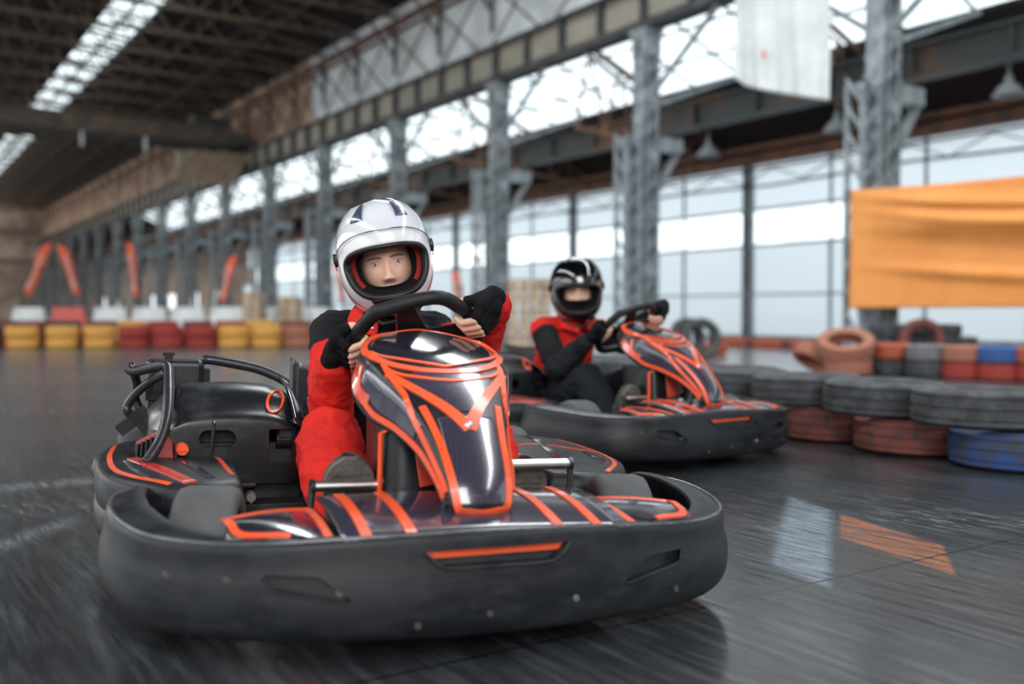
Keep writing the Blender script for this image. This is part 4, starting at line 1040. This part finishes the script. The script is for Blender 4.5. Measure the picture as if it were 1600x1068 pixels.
    tb([(316, 562, 1.02), (330, 562, 1.02), (370, 569, 1.0), (405, 577, .98), (440, 592, .95), (470, 615, .92), (490, 650, .86), (500, 680, .80)], .015)
    b = MB(); c = P(208, 657, .90); 
    b.box(c, (.10, .03, .035), Matrix.Rotation(radians(-38), 3, 'Y')); b.box(c+V((.02, 0, -.005)), (.03, .03, .075), Matrix.Rotation(radians(-38), 3, 'Y')); b.build('rubber_mount', M['black'], K, smooth=False)
    # exhaust end and radius rods
    b = MB(); b.tube([(-.1, 1.18, .15), (-.45, 1.20, .16)], .045, 16); b.build('silencer', M['alloy'], K)
    return K
def sgnp(x, e): return math.copysign(abs(x)**e, x)
def tidy(root):
    """third-level objects only: flatten anything deeper, leave the rest"""
k1 = kart()
k2 = copy_tree(k1)
k1.location = K1L; k1.rotation_euler = K1R; k2.location = K2L; k2.rotation_euler = K2R
tag(k1, 'black racing kart with orange stripes in the foreground, driver in white helmet at its wheel', 'kart', 'black and orange karts')
tag(k2, 'black racing kart with orange stripes at the back, driver in black helmet at its wheel', 'kart', 'black and orange karts')
# ================================================================ THE DRIVERS (built in the space of their kart)
from mathutils import noise as NZ
def skin_mat():
    m, nt, p = newmat('skin'); p.inputs['Roughness'].default_value = .48
    p.inputs['Subsurface Weight'].default_value = .12; p.inputs['Subsurface Radius'].default_value = (.012, .005, .003); p.inputs['Subsurface Scale'].default_value = .5
    no = nt.nodes.new('ShaderNodeTexNoise'); no.inputs['Scale'].default_value = 40; tc = nt.nodes.new('ShaderNodeTexCoord'); nt.links.new(tc.outputs['Object'], no.inputs['Vector'])
    mx = nt.nodes.new('ShaderNodeMix'); mx.data_type = 'RGBA'; mx.inputs['A'].default_value = (.64, .36, .25, 1); mx.inputs['B'].default_value = (.72, .44, .33, 1)
    nt.links.new(no.outputs['Fac'], mx.inputs['Factor']); nt.links.new(mx.outputs['Result'], p.inputs['Base Color']); return m
M['skin'] = skin_mat()
M['lip'] = pbr('lips', (.48, .17, .14), .4)
M['eyewhite'] = pbr('eye_white', (.62, .60, .58), .12); M['iris'] = pbr('iris_blue_grey', (.13, .20, .26), .1, 0, (.22, .30, .35), 300); M['pupil'] = pbr('pupil', (.004, .004, .005), .08); M['limbus'] = pbr('iris_edge', (.035, .05, .07), .1)
M['brow'] = pbr('brow_hair', (.20, .105, .06), .8); M['lash'] = pbr('lashes', (.05, .025, .015), .7)
M['cloth_red'] = pbr('red_cotton', (.64, .020, .014), .8, 0, (.52, .016, .012), 8, bump=.25, bscale=400, spec=.2)
M['cloth_black'] = pbr('black_cotton', (.008, .0085, .010), .82, 0, (.015, .016, .018), 8, bump=.25, bscale=400, spec=.15)
M['cloth_navy'] = pbr('black_denim', (.010, .012, .016), .8, spec=.15)
M['glove'] = pbr('black_knit', (.006, .006, .007), .85, spec=.15, bump=.5, bscale=300)
M['leather'] = pbr('black_leather', (.014, .014, .015), .4, bump=.2, bscale=200)
M['sole'] = pbr('grey_rubber_sole', (.13, .11, .095), .8, 0, (.06, .055, .05), 30, bump=.5, bscale=60)
M['shoe'] = pbr('dark_suede', (.05, .045, .04), .85)
M['h_white'] = pbr('white_helmet_paint', (.72, .72, .74), .18, coat=.8); M['h_black'] = pbr('black_helmet_paint', (.012, .012, .014), .15, coat=.8)
M['visor'] = clear_mat('clear_visor', (.97, .98, 1), .03, .03, .22); M['visor_dark'] = clear_mat('smoked_visor', (.35, .36, .38), .08, .04, .4)
M['gasket'] = pbr('black_rubber_gasket', (.010, .010, .011), .42, spec=.35); M['pad_black'] = pbr('black_padding', (.007, .007, .008), .9, spec=.15)
M['pad_red'] = pbr('red_mesh_padding', (.36, .022, .018), .8, bump=.6, bscale=500); M['h_navy'] = pbr('navy_film', (.05, .065, .11), .2, coat=.5)
M['snap'] = pbr('metal_snap', (.7, .7, .7), .3, 1)
def ga(x, s): return math.exp(-(x/s)**2)
def head_fn(th, ph):
    """face surface; th 0..pi from top, ph azimuth (0 = +x, -pi/2 = face)"""
    x = sin(th)*cos(ph); y = sin(th)*sin(ph); z = cos(th)
    a, b, c = .074, .098, .118 if z > 0 else .125
    # narrower jaw
    if z < 0: a *= 1-.22*(-z)**1.5; 
    if z < -.3 and y > 0: b *= 1-.35*(-z-.3)
    X, Y, Z_ = a*x, b*y, c*z-.005
    fr = max(0, -y)**.5 if y < 0 else 0
    d = 0
    nz = Z_; 
    t = min(1, max(0, -nz/.042))
    if nz > .012: hb = .004*ga(nz-.012, .02)
    elif nz > -.043: hb = .005+.021*t**1.15
    else: hb = .026*ga(nz+.043, .0075)
    d += hb*ga(X, .0085+.005*t)
    for sx in (-1, 1):
        d -= .0085*ga(X-sx*.031, .017)*ga(nz-.001, .0125)
        d += .010*ga(X-sx*.0125, .0065)*ga(nz+.044, .008)
        d += .0035*ga(X-sx*.028, .022)*ga(nz-.021, .009)
        d += .005*ga(X-sx*.042, .02)*ga(nz+.036, .02)
        d -= .004*ga(X-sx*.006, .003)*ga(nz+.0505, .003)
    d += .0065*ga(X, .024)*ga(nz+.068, .006)+.0075*ga(X, .020)*ga(nz+.081, .006)-.004*ga(X, .026)*ga(nz+.0745, .0022)-.002*ga(X, .004)*ga(nz+.060, .005)
    d += .009*ga(X, .02)*ga(nz+.106, .014)
    return V((X, Y-d*fr, Z_))
def face_y_at(x, z):
    best = None; lo, hi = -pi, 0.0
    # search the surface numerically
    bt = 9
    for i in range(60):
        for j in range(60):
            th = pi*(.2+.6*i/60); ph = -pi/2+(j-30)/30*1.2; p = head_fn(th, ph); e = (p.x-x)**2+(p.z-z)**2
            if e < bt: bt = e; best = p
    return best.y
def driver(spec, kartM_loc, kartM_rot, label, names):
    D = empty('person', label, 'person', (0, 0, 0))
    A = lambda k: V(spec[k])
    head = A('head'); HM = Matrix.Translation(head) @ Euler(spec['hrot'], 'ZYX' if False else 'XYZ').to_matrix().to_4x4()
    # order: roll (y) then pitch (x) then yaw (z)
    r_ = spec['hrot']; HM = Matrix.Translation(head) @ (Matrix.Rotation(r_[2], 4, 'Z') @ Matrix.Rotation(r_[0], 4, 'X') @ Matrix.Rotation(r_[1], 4, 'Y'))
    # ---------- hands: chains of joints
    C = V((.012, .205, .588)); Nn = V((0, .70, .714)).normalized(); Q = V((0, -.714, .70)).normalized(); X = V((1, 0, 0)); ang = radians(24)
    def wp_(p, q): return C+X*(p*cos(ang)-q*sin(ang))+Q*(p*sin(ang)+q*cos(ang))
    body = MB(); hands = {}
    gloves = {}
    for side in ('l', 'r'):
        p0, p1 = spec['grip_'+side]; G = wp_(*p0); T = (wp_(*p1)-G).normalized(); O = (G-C); O = (O-T*O.dot(T)); O.normalize(); F = -Nn
        wr = G+O*spec['wr_'+side][0]+Nn*spec['wr_'+side][1]+V((0, 0, spec['wr_'+side][2])); gl = MB(); Rr = .0185
        # four fingers wrapped over the front of the rim
        for k, (off, ln) in enumerate(((.034, .96), (.0125, 1.04), (-.009, 1.0), (-.029, .86))):
            c = G+T*off
            mcp = c+O*.043+F*.006+T*off*.15; pip = c+O*.014*ln+F*.041*ln; dip = c-O*.019*ln+F*.030*ln; tip = c-O*.029*ln+F*.008
            rr = .0100-.0006*abs(k-1)
            body.limb([mcp, pip, dip, tip], [rr*1.12, rr, rr*.95, rr*.84], 12)
            body.limb([wr+T*off*.55, mcp], [.017, .0135], 12)
            gl.limb([mcp, mcp.lerp(pip, .80)], [rr*1.12+.0038, rr+.0038], 12); gl.limb([wr+T*off*.55, mcp], [.021, .0172], 12)
            gl.tube([mcp.lerp(pip, .72), mcp.lerp(pip, .84)], rr+.0052, 12)
        # thumb leaves the side of the palm and closes behind the rim
        tb0 = wr.lerp(G+O*.043, .35)+T*.020+Nn*.008; tb1 = G+T*.046+O*.028+Nn*.012; tb2 = G+T*.052+O*.002+Nn*.019+F*.0; tb3 = G+T*.050-O*.020+Nn*.012
        body.limb([tb0, tb1, tb2, tb3], [.0165, .0125, .0112, .0092], 12); gl.limb([tb0, tb1, tb1.lerp(tb2, .5)], [.0205, .0162, .0150], 12)
        palm = wr.lerp(G+O*.043+F*.004, .55); body.ball(palm, (.026, .026, .026)); gl.ball(palm, (.031, .031, .031)); gl.limb([wr, wr+(A('elb_'+side)-wr).normalized()*.055], [.0285, .031], 14)
        gl.tube([wr+(A('elb_'+side)-wr).normalized()*.015, wr+(A('elb_'+side)-wr).normalized()*.030], .036, 14)
        g_ = gl.build('glove', M['glove'], D); remesh(g_, .0026, 3); gloves[side] = (g_, wr)
        # knuckle padding ridge
        hands[side] = wr
        body.limb([A('sho_'+side), A('elb_'+side), wr], [.045, .036, .024])
        body.limb([A('hip_'+side), A('knee_'+side), A('ank_'+side)], [.065, .048, .034]); body.limb([A('ank_'+side), A('toe_'+side)], [.034, .028])
    pel, bel, che, nek = A('pelvis'), A('belly'), A('chest'), A('neck')
    body.ball(pel, (.14, .10, .10)); body.ball(bel, (.125, .09, .14)); body.ball(che, (.145, .095, .14)); body.limb([che, nek, HM @ V((0, .02, -.05))], [.10, .058, .055]); body.cap(A('sho_l'), A('sho_r'), .05, .05)
    # head
    hv = []; NU, NV = 96, 84
    for i in range(NU):
        for j in range(1, NV): hv.append(HM @ head_fn(pi*j/NV, 2*pi*i/NU))
    m_ = NV-1; n0 = len(hv); hv += [HM @ head_fn(1e-4, 0), HM @ head_fn(pi-1e-4, 0)]
    hf = [(i*m_+j, i*m_+j+1, ((i+1) % NU)*m_+j+1, ((i+1) % NU)*m_+j) for i in range(NU) for j in range(m_-1)] + [(n0, i*m_, ((i+1) % NU)*m_) for i in range(NU)] + [(n0+1, ((i+1) % NU)*m_+m_-1, i*m_+m_-1) for i in range(NU)]
    body.add(hv, hf)
    for sx in (-1, 1): body.ball(HM @ V((sx*.074, .01, -.01)), (.012, .018, .03))
    bo = body.build('body', [M['skin'], M['lip']], D, angle=180); remesh(bo, .0030, 2, .4)
    HI = HM.inverted(); mi = []
    for p in bo.data.polygons:
        q = HI @ p.center; mi.append(1 if (abs(q.x) < .024*(1-((q.z+.0745)/.016)**2) and abs(q.z+.0745) < .0125 and q.y < -.07) else 0)
    bo.data.polygons.foreach_set('material_index', mi)
    # eyes
    for sx in (-1, 1):
        ec = V((sx*.0300, spec['eye_y'], .0005)); look = Matrix.Rotation(radians(sx*6), 3, 'Z')
        e = MB(); nu, nv = 32, 40; vs = []; fs = []; ms = []
        r0 = .0132
        for j in range(nv+1):
            a = pi*j/nv*.62
            for i in range(nu): vs.append(HM @ (ec + look @ V((r0*sin(a)*cos(2*pi*i/nu), -r0*cos(a)*(1.0+ (.03 if a < .45 else 0)), r0*sin(a)*sin(2*pi*i/nu)))))
        for j in range(nv):
            a = math.degrees(pi*(j+.5)/nv*.62); mt = 2 if a < 10.5 else 1 if a < 25 else 3 if a < 28 else 0
            for i in range(nu): fs.append((j*nu+i, (j+1)*nu+i, (j+1)*nu+(i+1) % nu, j*nu+(i+1) % nu)); ms.append(mt)
        e.v = [tuple(v) for v in vs]; e.f = fs; e.m = ms; e.build('eye', [M['eyewhite'], M['iris'], M['pupil'], M['limbus']], bo, angle=180)
        def lid(up):
            def fn(a, b):
                az = (a*2-1)*radians(68); w_ = sqrt(max(0, 1-(a*2-1)**2))
                edge = radians(29 if up else -25)*w_**.9 + radians(2)*sx*(a*2-1)
                el = lerp(edge, radians(78 if up else -75), b)
                rr = .0141+.0016*sin(pi*min(1, b*2.2))*(b < .45)-.002*b**2
                return HM @ (ec+V((rr*sin(az)*cos(el)*1.12, -rr*cos(az)*cos(el), rr*sin(el))))
            g = MB(); g.grid(fn, 24, 10); o = g.build('eyelid', M['skin'], bo, angle=180); solid(o, .0009, 0)
            l = MB(); l.tube([fn(i/20, 0) for i in range(1, 20)], .0007 if up else .0004, 6); l.build('lashes', M['lash'], bo)
        lid(True); lid(False)
        bw = MB(); pts = []
        for i in range(13):
            t = i/12; x = sx*lerp(.013, .052, t); z = .0160+.0050*sin(pi*min(1, t*1.1)*.75)-.004*t; pts.append(HM @ V((x, face_cache(x, z)-.0008, z)))
        bw.tube(pts, [.0011+.0021*sin(pi*min(1, .15+i/12*.85))**.8 for i in range(13)], 8); bw.build('eyebrow', M['brow'], bo)
    # ---------- jacket
    jk = MB(); sw = {}
    sh = (A('sho_l')+A('sho_r'))/2; W_ = (A('sho_r')-A('sho_l')).length
    jk.ball(pel, (.165, .125, .10)); jk.ball(bel, (.155, .12, .15)); jk.ball(che, (.172, .122, .15)); jk.cap(che, nek-V((0, 0, .035)), .13, .066); jk.cap(A('sho_l'), A('sho_r'), .062, .062)
    for s in ('l', 'r'):
        w0 = gloves[s][1]; e0 = A('elb_'+s); cuff = w0+(e0-w0).normalized()*.035
        jk.limb([A('sho_'+s), A('sho_'+s).lerp(e0, .5), e0, e0.lerp(cuff, .5), cuff], [.064, .062, .056, .054, .044])
    j_ = jk.build('jacket', [M[spec['torso']], M[spec['sleeve']]], D, angle=180); remesh(j_, .0055, 5)
    def wrinkle(o, amp, f=1.0, axes=None):
        me = o.data; no = [v.normal.copy() for v in me.vertices]
        for v, n_ in zip(me.vertices, no):
            p = v.co*f; q = NZ.noise(V((p.x*9, p.y*9, p.z*22)))*.6+NZ.noise(V((p.x*26+p.z*18, p.y*24, p.z*40)))*.4
            rg = 1-abs(NZ.noise(V((p.x*11+5, p.y*13, p.z*19+p.x*8))))*2
            r2 = 1-abs(NZ.noise(V((p.x*20+p.z*9, p.y*22-p.z*6, p.z*30+3))))*2
            v.co += n_*(amp*(.75*q+.5*rg*abs(rg)+.38*max(0, r2)**2))
        me.update()
    wrinkle(j_, .0085)
    mi = []
    for p in j_.data.polygons:
        c = p.center; k = 0
        for s in ('l', 'r'):
            a, b = A('sho_'+s), A('elb_'+s); t = (c-a).dot(b-a)/(b-a).length_squared; d1 = ((c-a)-(b-a)*max(0, min(1, t))).length
            w0 = gloves[s][1]; t2 = (c-b).dot(w0-b)/(w0-b).length_squared; d2 = ((c-b)-(w0-b)*max(0, min(1, t2))).length
            out = (c.x-a.x)*(-1 if s == 'l' else 1)
            if (t > spec['cut'] and d1 < .075 and out > -.035-.1*t) or (d2 < .068): k = 1
            if spec.get('front_yoke') and k == 0 and c.z > .5 and 0: k = 1
        mi.append(k)
    j_.data.polygons.foreach_set('material_index', mi)
    # collar
    cl = MB(); cc = nek+V((0, -.005, -.015)); col = M['cloth_red']
    def cfn(a, b):
        t = radians(-90)+radians(18)+a*radians(324); q = abs(a-.5)*2
        r0 = .070; fold = b
        if b < .5: r = lerp(r0+.012, r0, b*2); z = lerp(-.03, .030, b*2)
        else: r = lerp(r0, r0+.030+.016*q**3, (b-.5)*2); z = lerp(.030, -.026-.022*q**6, (b-.5)*2)
        return cc+V((r*cos(t)*1.05, r*sin(t), z+.012*sin(t)))
    cl.grid(cfn, 40, 12); c_ = cl.build('collar', col, j_, angle=180); solid(c_, .004, 0)
    for sx in (-1, 1):
        b = MB(); b.ball(cfn(.5+sx*.475, .86)+V((0, -.004, 0)), (.005, .003, .005)); b.build('snap', M['snap'], j_)
    for k in range(spec.get('snaps', 0)):
        p = MB(); zz = che.z-.02-.09*k; xx = che.x-.02*k
        tr_ = BVHTree.FromPolygons([v.co for v in j_.data.vertices], [tuple(q.vertices) for q in j_.data.polygons]); h = tr_.ray_cast(V((xx, -1, zz)), V((0, 1, 0)))
        if h[0]: p.ball(h[0], (.006, .004, .006)); p.build('snap', M['snap'], j_)
    # ---------- trousers
    tr = MB(); tr.ball(pel, (.160, .12, .10))
    for s in ('l', 'r'):
        h, k, a = A('hip_'+s), A('knee_'+s), A('ank_'+s); a2 = a.lerp(k, .12)
        tr.limb([h, h.lerp(k, .5), k, k.lerp(a2, .45), a2], [.088, .086, .078, .074, .060])
    t_ = tr.build('trousers', M[spec['trousers']], D, angle=180); remesh(t_, .0065, 5); wrinkle(t_, .012)
    # ---------- shoes, sole towards the pedals
    for s in ('l', 'r'):
        a, toe = A('ank_'+s), A('toe_'+s); up = (toe-a).normalized(); heel = a-up*.055+V((0, -.045, 0)); tip = toe+V((0, -.045, 0))+up*.03
        L_ = (tip-heel).length; ud = (tip-heel).normalized(); xx = V((1, 0, 0)); xx = (xx-ud*xx.dot(ud)).normalized(); nn = xx.cross(ud).normalized(); nn = nn if nn.y < 0 else -nn
        def wdt(t): return table([(0, .028), (.06, .039), (.25, .040), (.45, .043), (.7, .057), (.86, .052), (.96, .034), (1, .014)], t)[0]
        so = MB(); n = 40; out = [(wdt(i/n), i/n) for i in range(n+1)]+[(-wdt(i/n), i/n) for i in range(n, -1, -1)]
        vs = [heel+ud*(t*L_)+xx*w_ for w_, t in out]; m2 = len(vs); vs2 = [v-nn*.020 for v in vs]
        so.add(vs+vs2, [tuple(range(m2)), tuple(range(2*m2-1, m2-1, -1))]+[(i, (i+1) % m2, (i+1) % m2+m2, i+m2) for i in range(m2)])
        for i in range(13):
            t = .06+.88*i/13; w_ = wdt(t)*.82; so.box(heel+ud*(t*L_)+nn*.001, (w_*2, .005, .009), Matrix((xx, nn, ud)).transposed())
        up_ = MB()
        def ufn(i, j):
            t = i; w_ = wdt(min(.995, max(.0, t)))*.98; hh = table([(0, .07), (.2, .085), (.42, .085), (.6, .062), (.85, .045), (1, .025)], t)[0]; a_ = pi*j
            return heel+ud*(t*L_)-nn*.018+xx*w_*cos(a_)-nn*hh*sin(a_)
        up_.grid(ufn, 28, 16); sh_ = up_.build('shoe', M['shoe'], D, angle=70); solid(sh_, .003, 0); so.build('sole', M['sole'], sh_, smooth=False)
    # ---------- helmet
    cen = V((0, .012, .018)); ex = 2.35
    def hr(d):
        a, b, c = .134, (.158 if d.y < 0 else .150), (.168 if d.z > 0 else .172)
        if d.y < 0 and d.z < 0: b += .012*min(1, -d.z*2)
        return 1/((abs(d.x/a)**ex+abs(d.y/b)**ex+abs(d.z/c)**ex)**(1/ex))
    def surf_d(d, k=1.0): d = d.normalized(); return cen+d*hr(d)*k
    def bound(f, hw=.112, zt=.052, zb=-.094, k=1.0):
        c_, s_ = cos(f), sin(f); x = hw*math.copysign(abs(c_)**.62, c_)
        z = (zt*abs(s_)**.55 if s_ > 0 else zb*abs(s_)**.95) - (.006 if s_ > 0 else 0)
        if s_ < 0: x *= 1-.05*abs(s_)
        # find y on the shell
        lo, hi = 0., .2
        for _ in range(24):
            md = (lo+hi)/2; p = V((x, -md, z)); d = p-cen
            if d.length > hr(d.normalized())*k: hi = md
            else: lo = md
        return V((x, -lo, z))
    NB_ = 96; hs = MB(); back = V((0, 1, .12)).normalized(); bd = [ (bound(2*pi*i/NB_)-cen).normalized() for i in range(NB_)]; rows = 44; vs = []
    for j in range(rows):
        t = (j/(rows-1))**.9
        for i in range(NB_):
            d = bd[i]; an = d.angle(back)
            q = (d*sin((1-t)*an)+back*sin(t*an))/max(1e-6, sin(an)); vs.append(HM @ surf_d(q))
    fs = [(j*NB_+i, j*NB_+(i+1) % NB_, (j+1)*NB_+(i+1) % NB_, (j+1)*NB_+i) for j in range(rows-1) for i in range(NB_)]; fs.append(tuple((rows-1)*NB_+i for i in range(NB_)))
    hs.add(vs, fs); me_o = hs.build('helmet', M[spec['hm']], D, angle=60)
    b = bmesh.new(); b.from_mesh(me_o.data); pc = HM @ V((0, .02, -.135)); pn = HM.to_3x3() @ V((0, .22, -1)).normalized()
    bmesh.ops.bisect_plane(b, geom=b.verts[:]+b.edges[:]+b.faces[:], plane_co=pc, plane_no=pn, clear_outer=True); b.to_mesh(me_o.data); b.free()
    solid(me_o, .012)
    hp = lambda mb, name, mat, **k: mb.build(name, mat, me_o, **k)
    gk = MB(); gk.tube([HM @ (bound(2*pi*i/NB_)*.985+V((0, .004, 0))) for i in range(NB_)], .0088, 12, closed=True); hp(gk, 'gasket', M['gasket'], angle=180)
    # padding between the rim and the face
    ln = MB(); LV = 14
    def lf(i, t):
        f = 2*pi*i/NB_; o = bound(f)*.97; inn = V((.074*math.copysign(abs(cos(f))**.75, cos(f)), -.075-.012*abs(sin(f)), (.052 if sin(f) > 0 else -.064)*abs(sin(f))**.8))
        if sin(f) < 0: inn.y = -.098+.03*abs(cos(f))**2
        p = o.lerp(inn, t); p.y += .018*sin(pi*t)+.004*t; return p
    vs = [HM @ lf(i, t/LV) for t in range(LV+1) for i in range(NB_)]; fs = []; ms = []
    for t in range(LV):
        for i in range(NB_):
            fs.append((t*NB_+i, t*NB_+(i+1) % NB_, (t+1)*NB_+(i+1) % NB_, (t+1)*NB_+i)); f = 2*pi*(i+.5)/NB_
            side = abs(cos(f)) > .50; red = spec['red_pad'] and ((side and 4 <= t <= 9 and sin(f) > -.72) or (sin(f) > .2 and 6 <= t <= 9)); ms.append(1 if red else (2 if t < 4 else 0))
    ln.v = [tuple(v) for v in vs]; ln.f = fs; ln.m = ms; o = hp(ln, 'lining', [M['pad_black'], M['pad_red'], M['gasket']], angle=180); solid(o, .004, 0)
    # visor pushed up
    def vf(a, b_):
        az = (a*2-1)*radians(86); e0 = radians(lerp(25, -6, abs(a*2-1)**2.6)); e1 = radians(lerp(66, 14, abs(a*2-1)**3)); el = lerp(e0, e1, b_)
        d = V((sin(az)*cos(el), -cos(az)*cos(el), sin(el))); return HM @ surf_d(d, 1.035+.012*(1-b_)*cos(az))
    vz = MB(); vz.grid(vf, 48, 20); o = hp(vz, 'visor', M[spec['visor']], angle=180)
    ve = MB(); ve.tube([vf(i/48, 0) for i in range(49)], .0016, 6); hp(ve, 'visor_edge', M['h_navy'] if spec['hm'] == 'h_white' else M['gasket'])
    for sx in (-1, 1):
        def gf(a, b_, sx=sx):
            az = radians(sx*lerp(lerp(20, 24, b_), lerp(37, 30, b_), a)); el = radians(lerp(38, 62, b_)); return HM @ surf_d(V((sin(az)*cos(el), -cos(az)*cos(el), sin(el))), 1.008)
        g = MB(); g.grid(gf, 8, 12); o = hp(g, 'dark_graphic', M['h_navy'] if spec['hm'] == 'h_white' else M['gasket'], angle=180); solid(o, .0015, 0)
        pv = MB(); c0 = HM @ surf_d(V((sx*.98, -.12, .10)), 1.03); ax_ = HM.to_3x3() @ V((sx, 0, 0)); pv.tube([c0-ax_*.008, c0+ax_*.004], .019, 24); pv.tube([c0, c0+ax_*.006], .010, 16); hp(pv, 'visor_pivot', M['gasket'])
        def sf(a, b_, sx=sx):
            az = radians(sx*lerp(40, 88, a)); el = radians(lerp(-52, -20, a)+lerp(-2.0, 2.0, b_)*(1-abs(a*2-1))); return HM @ surf_d(V((sin(az)*cos(el), -cos(az)*cos(el), sin(el))), 1.006)
        g = MB(); g.grid(sf, 20, 3); o = hp(g, 'side_stripe', M['pad_red'] if spec['hm'] == 'h_white' else M['h_white'], angle=180); solid(o, .001, 0)
    def cf(a, b_):
        az = radians(lerp(-25, 25, a)*lerp(.75, 1.0, b_)); el = radians(lerp(-60, -38, b_)); return HM @ surf_d(V((sin(az)*cos(el), -cos(az)*cos(el), sin(el))), 1.012)
    g = MB(); g.grid(cf, 12, 8); o = hp(g, 'chin_vent', M['gasket'], angle=180); solid(o, .004, 0)
    sb = MB(); sb.tube([HM @ V((-.085, -.03, -.125)), HM @ V((-.04, -.06, -.165)), HM @ V((.04, -.06, -.165)), HM @ V((.085, -.03, -.125))], .006, 8); hp(sb, 'chin_strap', M['gasket'])
    if spec.get('mask'):
        mk = MB(); mk.grid(lambda a, b_: HM @ (head_fn(pi*lerp(.565, .93, b_), -pi/2+(a*2-1)*1.45)*1.0+V((0, -.004-.006*ga(b_-.12, .15)*ga(a-.5, .2), 0))), 40, 24)
        o = mk.build('face_mask', M['pad_black'], D, angle=180); solid(o, .002, 0)
    D.location = kartM_loc; D.rotation_euler = kartM_rot
    return D
_fc = {}
def face_cache(x, z):
    k = (round(abs(x), 4), round(z, 4))
    if k not in _fc: _fc[k] = face_y_at(abs(x), z)
    return _fc[k]
base = dict(pelvis=(0, .72, .20), belly=(.005, .69, .34), chest=(.025, .64, .495), neck=(.02, .595, .665),
            sho_l=(-.110, .625, .60), sho_r=(.185, .625, .610), elb_l=(-.150, .43, .385), elb_r=(.262, .47, .515),
            grip_l=((-.148, .045), (-.140, .085)), grip_r=((.151, .030), (.138, .078)), wr_l=(.050, .040, -.058), wr_r=(.080, .045, -.010),
            hip_l=(-.09, .70, .17), hip_r=(.09, .70, .17), knee_l=(-.185, .27, .335), knee_r=(.225, .27, .335), ank_l=(-.200, .045, .135), ank_r=(.225, .045, .125),
            toe_l=(-.202, .0, .300), toe_r=(.225, .0, .285), eye_y=-.0700)
s1 = dict(base, head=(.018, .545, .802), hrot=(radians(2), radians(-12), radians(-13)), torso='cloth_black', sleeve='cloth_red', trousers='cloth_red', cut=.28, hm='h_white', visor='visor', red_pad=True)
driver(s1, K1L, K1R, 'driver in red and black overalls and white helmet gripping the wheel of the front kart', {})
s2 = dict(base, head=(-.005, .545, .765), chest=(.02, .65, .475), neck=(.01, .60, .63), sho_l=(-.150, .635, .575), sho_r=(.18, .635, .585), hrot=(radians(4), radians(-4), radians(-38)), torso='cloth_red', sleeve='cloth_black', trousers='cloth_navy',
          elb_l=(-.235, .42, .385), cut=.12, hm='h_black', visor='visor_dark', red_pad=False, mask=True, snaps=3)
driver(s2, K2L, K2R, 'driver in red jacket with black sleeves and black helmet steering the rear kart', {})
